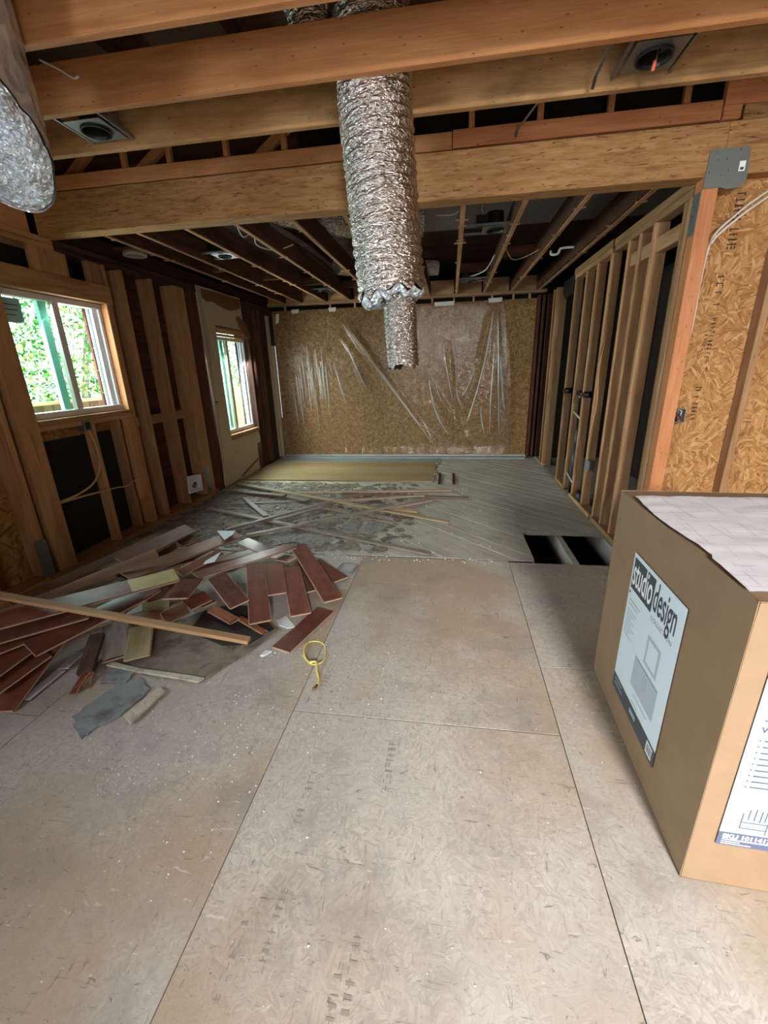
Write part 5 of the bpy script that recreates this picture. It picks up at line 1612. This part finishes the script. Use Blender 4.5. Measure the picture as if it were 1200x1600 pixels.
tube('wire', [(1.585, 3.34, 1.20), (1.59, 3.315, 1.17), (1.605, 3.31, 1.14), (1.615, 3.335, 1.16)], .006, plain('red_wire', '7c2b22', .5), ob2)
tube('wire', [(1.615, 3.34, 1.20), (1.60, 3.312, 1.175), (1.58, 3.315, 1.15), (1.60, 3.335, 1.13)], .005, M_CAN, ob2)
tube('wire', [(1.60, 3.34, 1.205), (1.612, 3.314, 1.19), (1.59, 3.318, 1.16)], .004, M_WCABLE, ob2)
props(tube('cable', [(2.2, 3.262, 2.60), (1.90, 3.265, 2.50), (1.75, 3.265, 2.415), (1.66, 3.268, 2.34), (1.60, 3.272, 2.28), (1.572, 3.285, 2.20), (1.582, 3.33, 2.0), (1.592, 3.345, 1.85), (1.588, 3.345, 1.70), (1.575, 3.345, 1.55), (1.582, 3.35, 1.35), (1.59, 3.352, 1.216)], .006, M_WCABLE), 'white cable draped from the steel plate side down to the open outlet box', 'cable')
props(tube('cable', [(2.2, 3.225, 2.57), (1.90, 3.23, 2.47), (1.75, 3.235, 2.385), (1.66, 3.24, 2.315), (1.59, 3.248, 2.25), (1.568, 3.258, 2.21)], .006, M_WCABLE), 'second white cable just below the draped one, ending behind the post', 'cable')

# ------------------------------------------------------------------ mill stamps: ink marks too worn to read
def stamp(parent, M, n, h, w, seed):
    r = random.Random(seed)
    v, f = [], []
    x = 0
    for i in range(n):
        cw = w * r.uniform(.6, 1.1)
        if r.random() < .14: x += cw; continue
        for k in range(r.randint(2, 3)):
            if r.random() < .5: q = (x + r.uniform(0, cw * .7), 0, x + r.uniform(.2, .3) * cw, h)
            else:
                y = r.choice((0, h * .45, h * .85)); q = (x, y, x + cw * .8, y + h * .16)
            x0, x1 = min(q[0], q[2]), max(q[0], q[2]); 
            if x1 - x0 < h * .12: x1 = x0 + h * .14
            b = len(v)
            e = .00003 * len(f)
            v += [M @ Vector((x0, q[1], e)), M @ Vector((x1, q[1], e)), M @ Vector((x1, q[3], e)), M @ Vector((x0, q[3], e))]
            f.append((b, b + 1, b + 2, b + 3))
        x += cw * 1.15
    o = mesh('mill_stamp', v, f, M_STAMP if parent is floor else M_STAMPD, parent)
    o['kind'] = 'stuff'
    return o
M_STAMP = plain('worn_stamp_ink', '91877c', .8)
M_STAMPD = plain('stamp_ink', '3c2a1a', .8)
def floor_frame(x, y): return Matrix(((0, -1, 0, x), (1, 0, 0, y), (0, 0, 1, .0006), (0, 0, 0, 1)))
stamp(floor, floor_frame(-.60, 1.58), 12, .028, .024, 1)
stamp(floor, floor_frame(-.20, 1.18), 9, .030, .026, 2)
stamp(floor, floor_frame(-.22, .52), 10, .022, .022, 3)
stamp(floor, floor_frame(-.255, .50), 9, .022, .022, 4)
stamp(floor, floor_frame(-.47, .62), 12, .022, .022, 5)
stamp(floor, floor_frame(-.56, .55), 8, .020, .022, 6)
stamp(floor, floor_frame(-.50, 1.02), 10, .026, .024, 8)
def wall_frame(x, z): return Matrix(((0, 1, 0, x), (0, 0, -1, 3.3712), (-1, 0, 0, z), (0, 0, 0, 1)))
stamp(wp, wall_frame(1.700, 1.36), 10, .035, .026, 21)
stamp(wp, wall_frame(1.715, 1.80), 14, .03, .026, 22)
stamp(wp, wall_frame(1.690, 1.70), 6, .02, .022, 23)
stamp(wp, wall_frame(1.715, 2.50), 12, .05, .026, 24)
stamp(wp, wall_frame(1.700, 2.05), 8, .04, .024, 25)
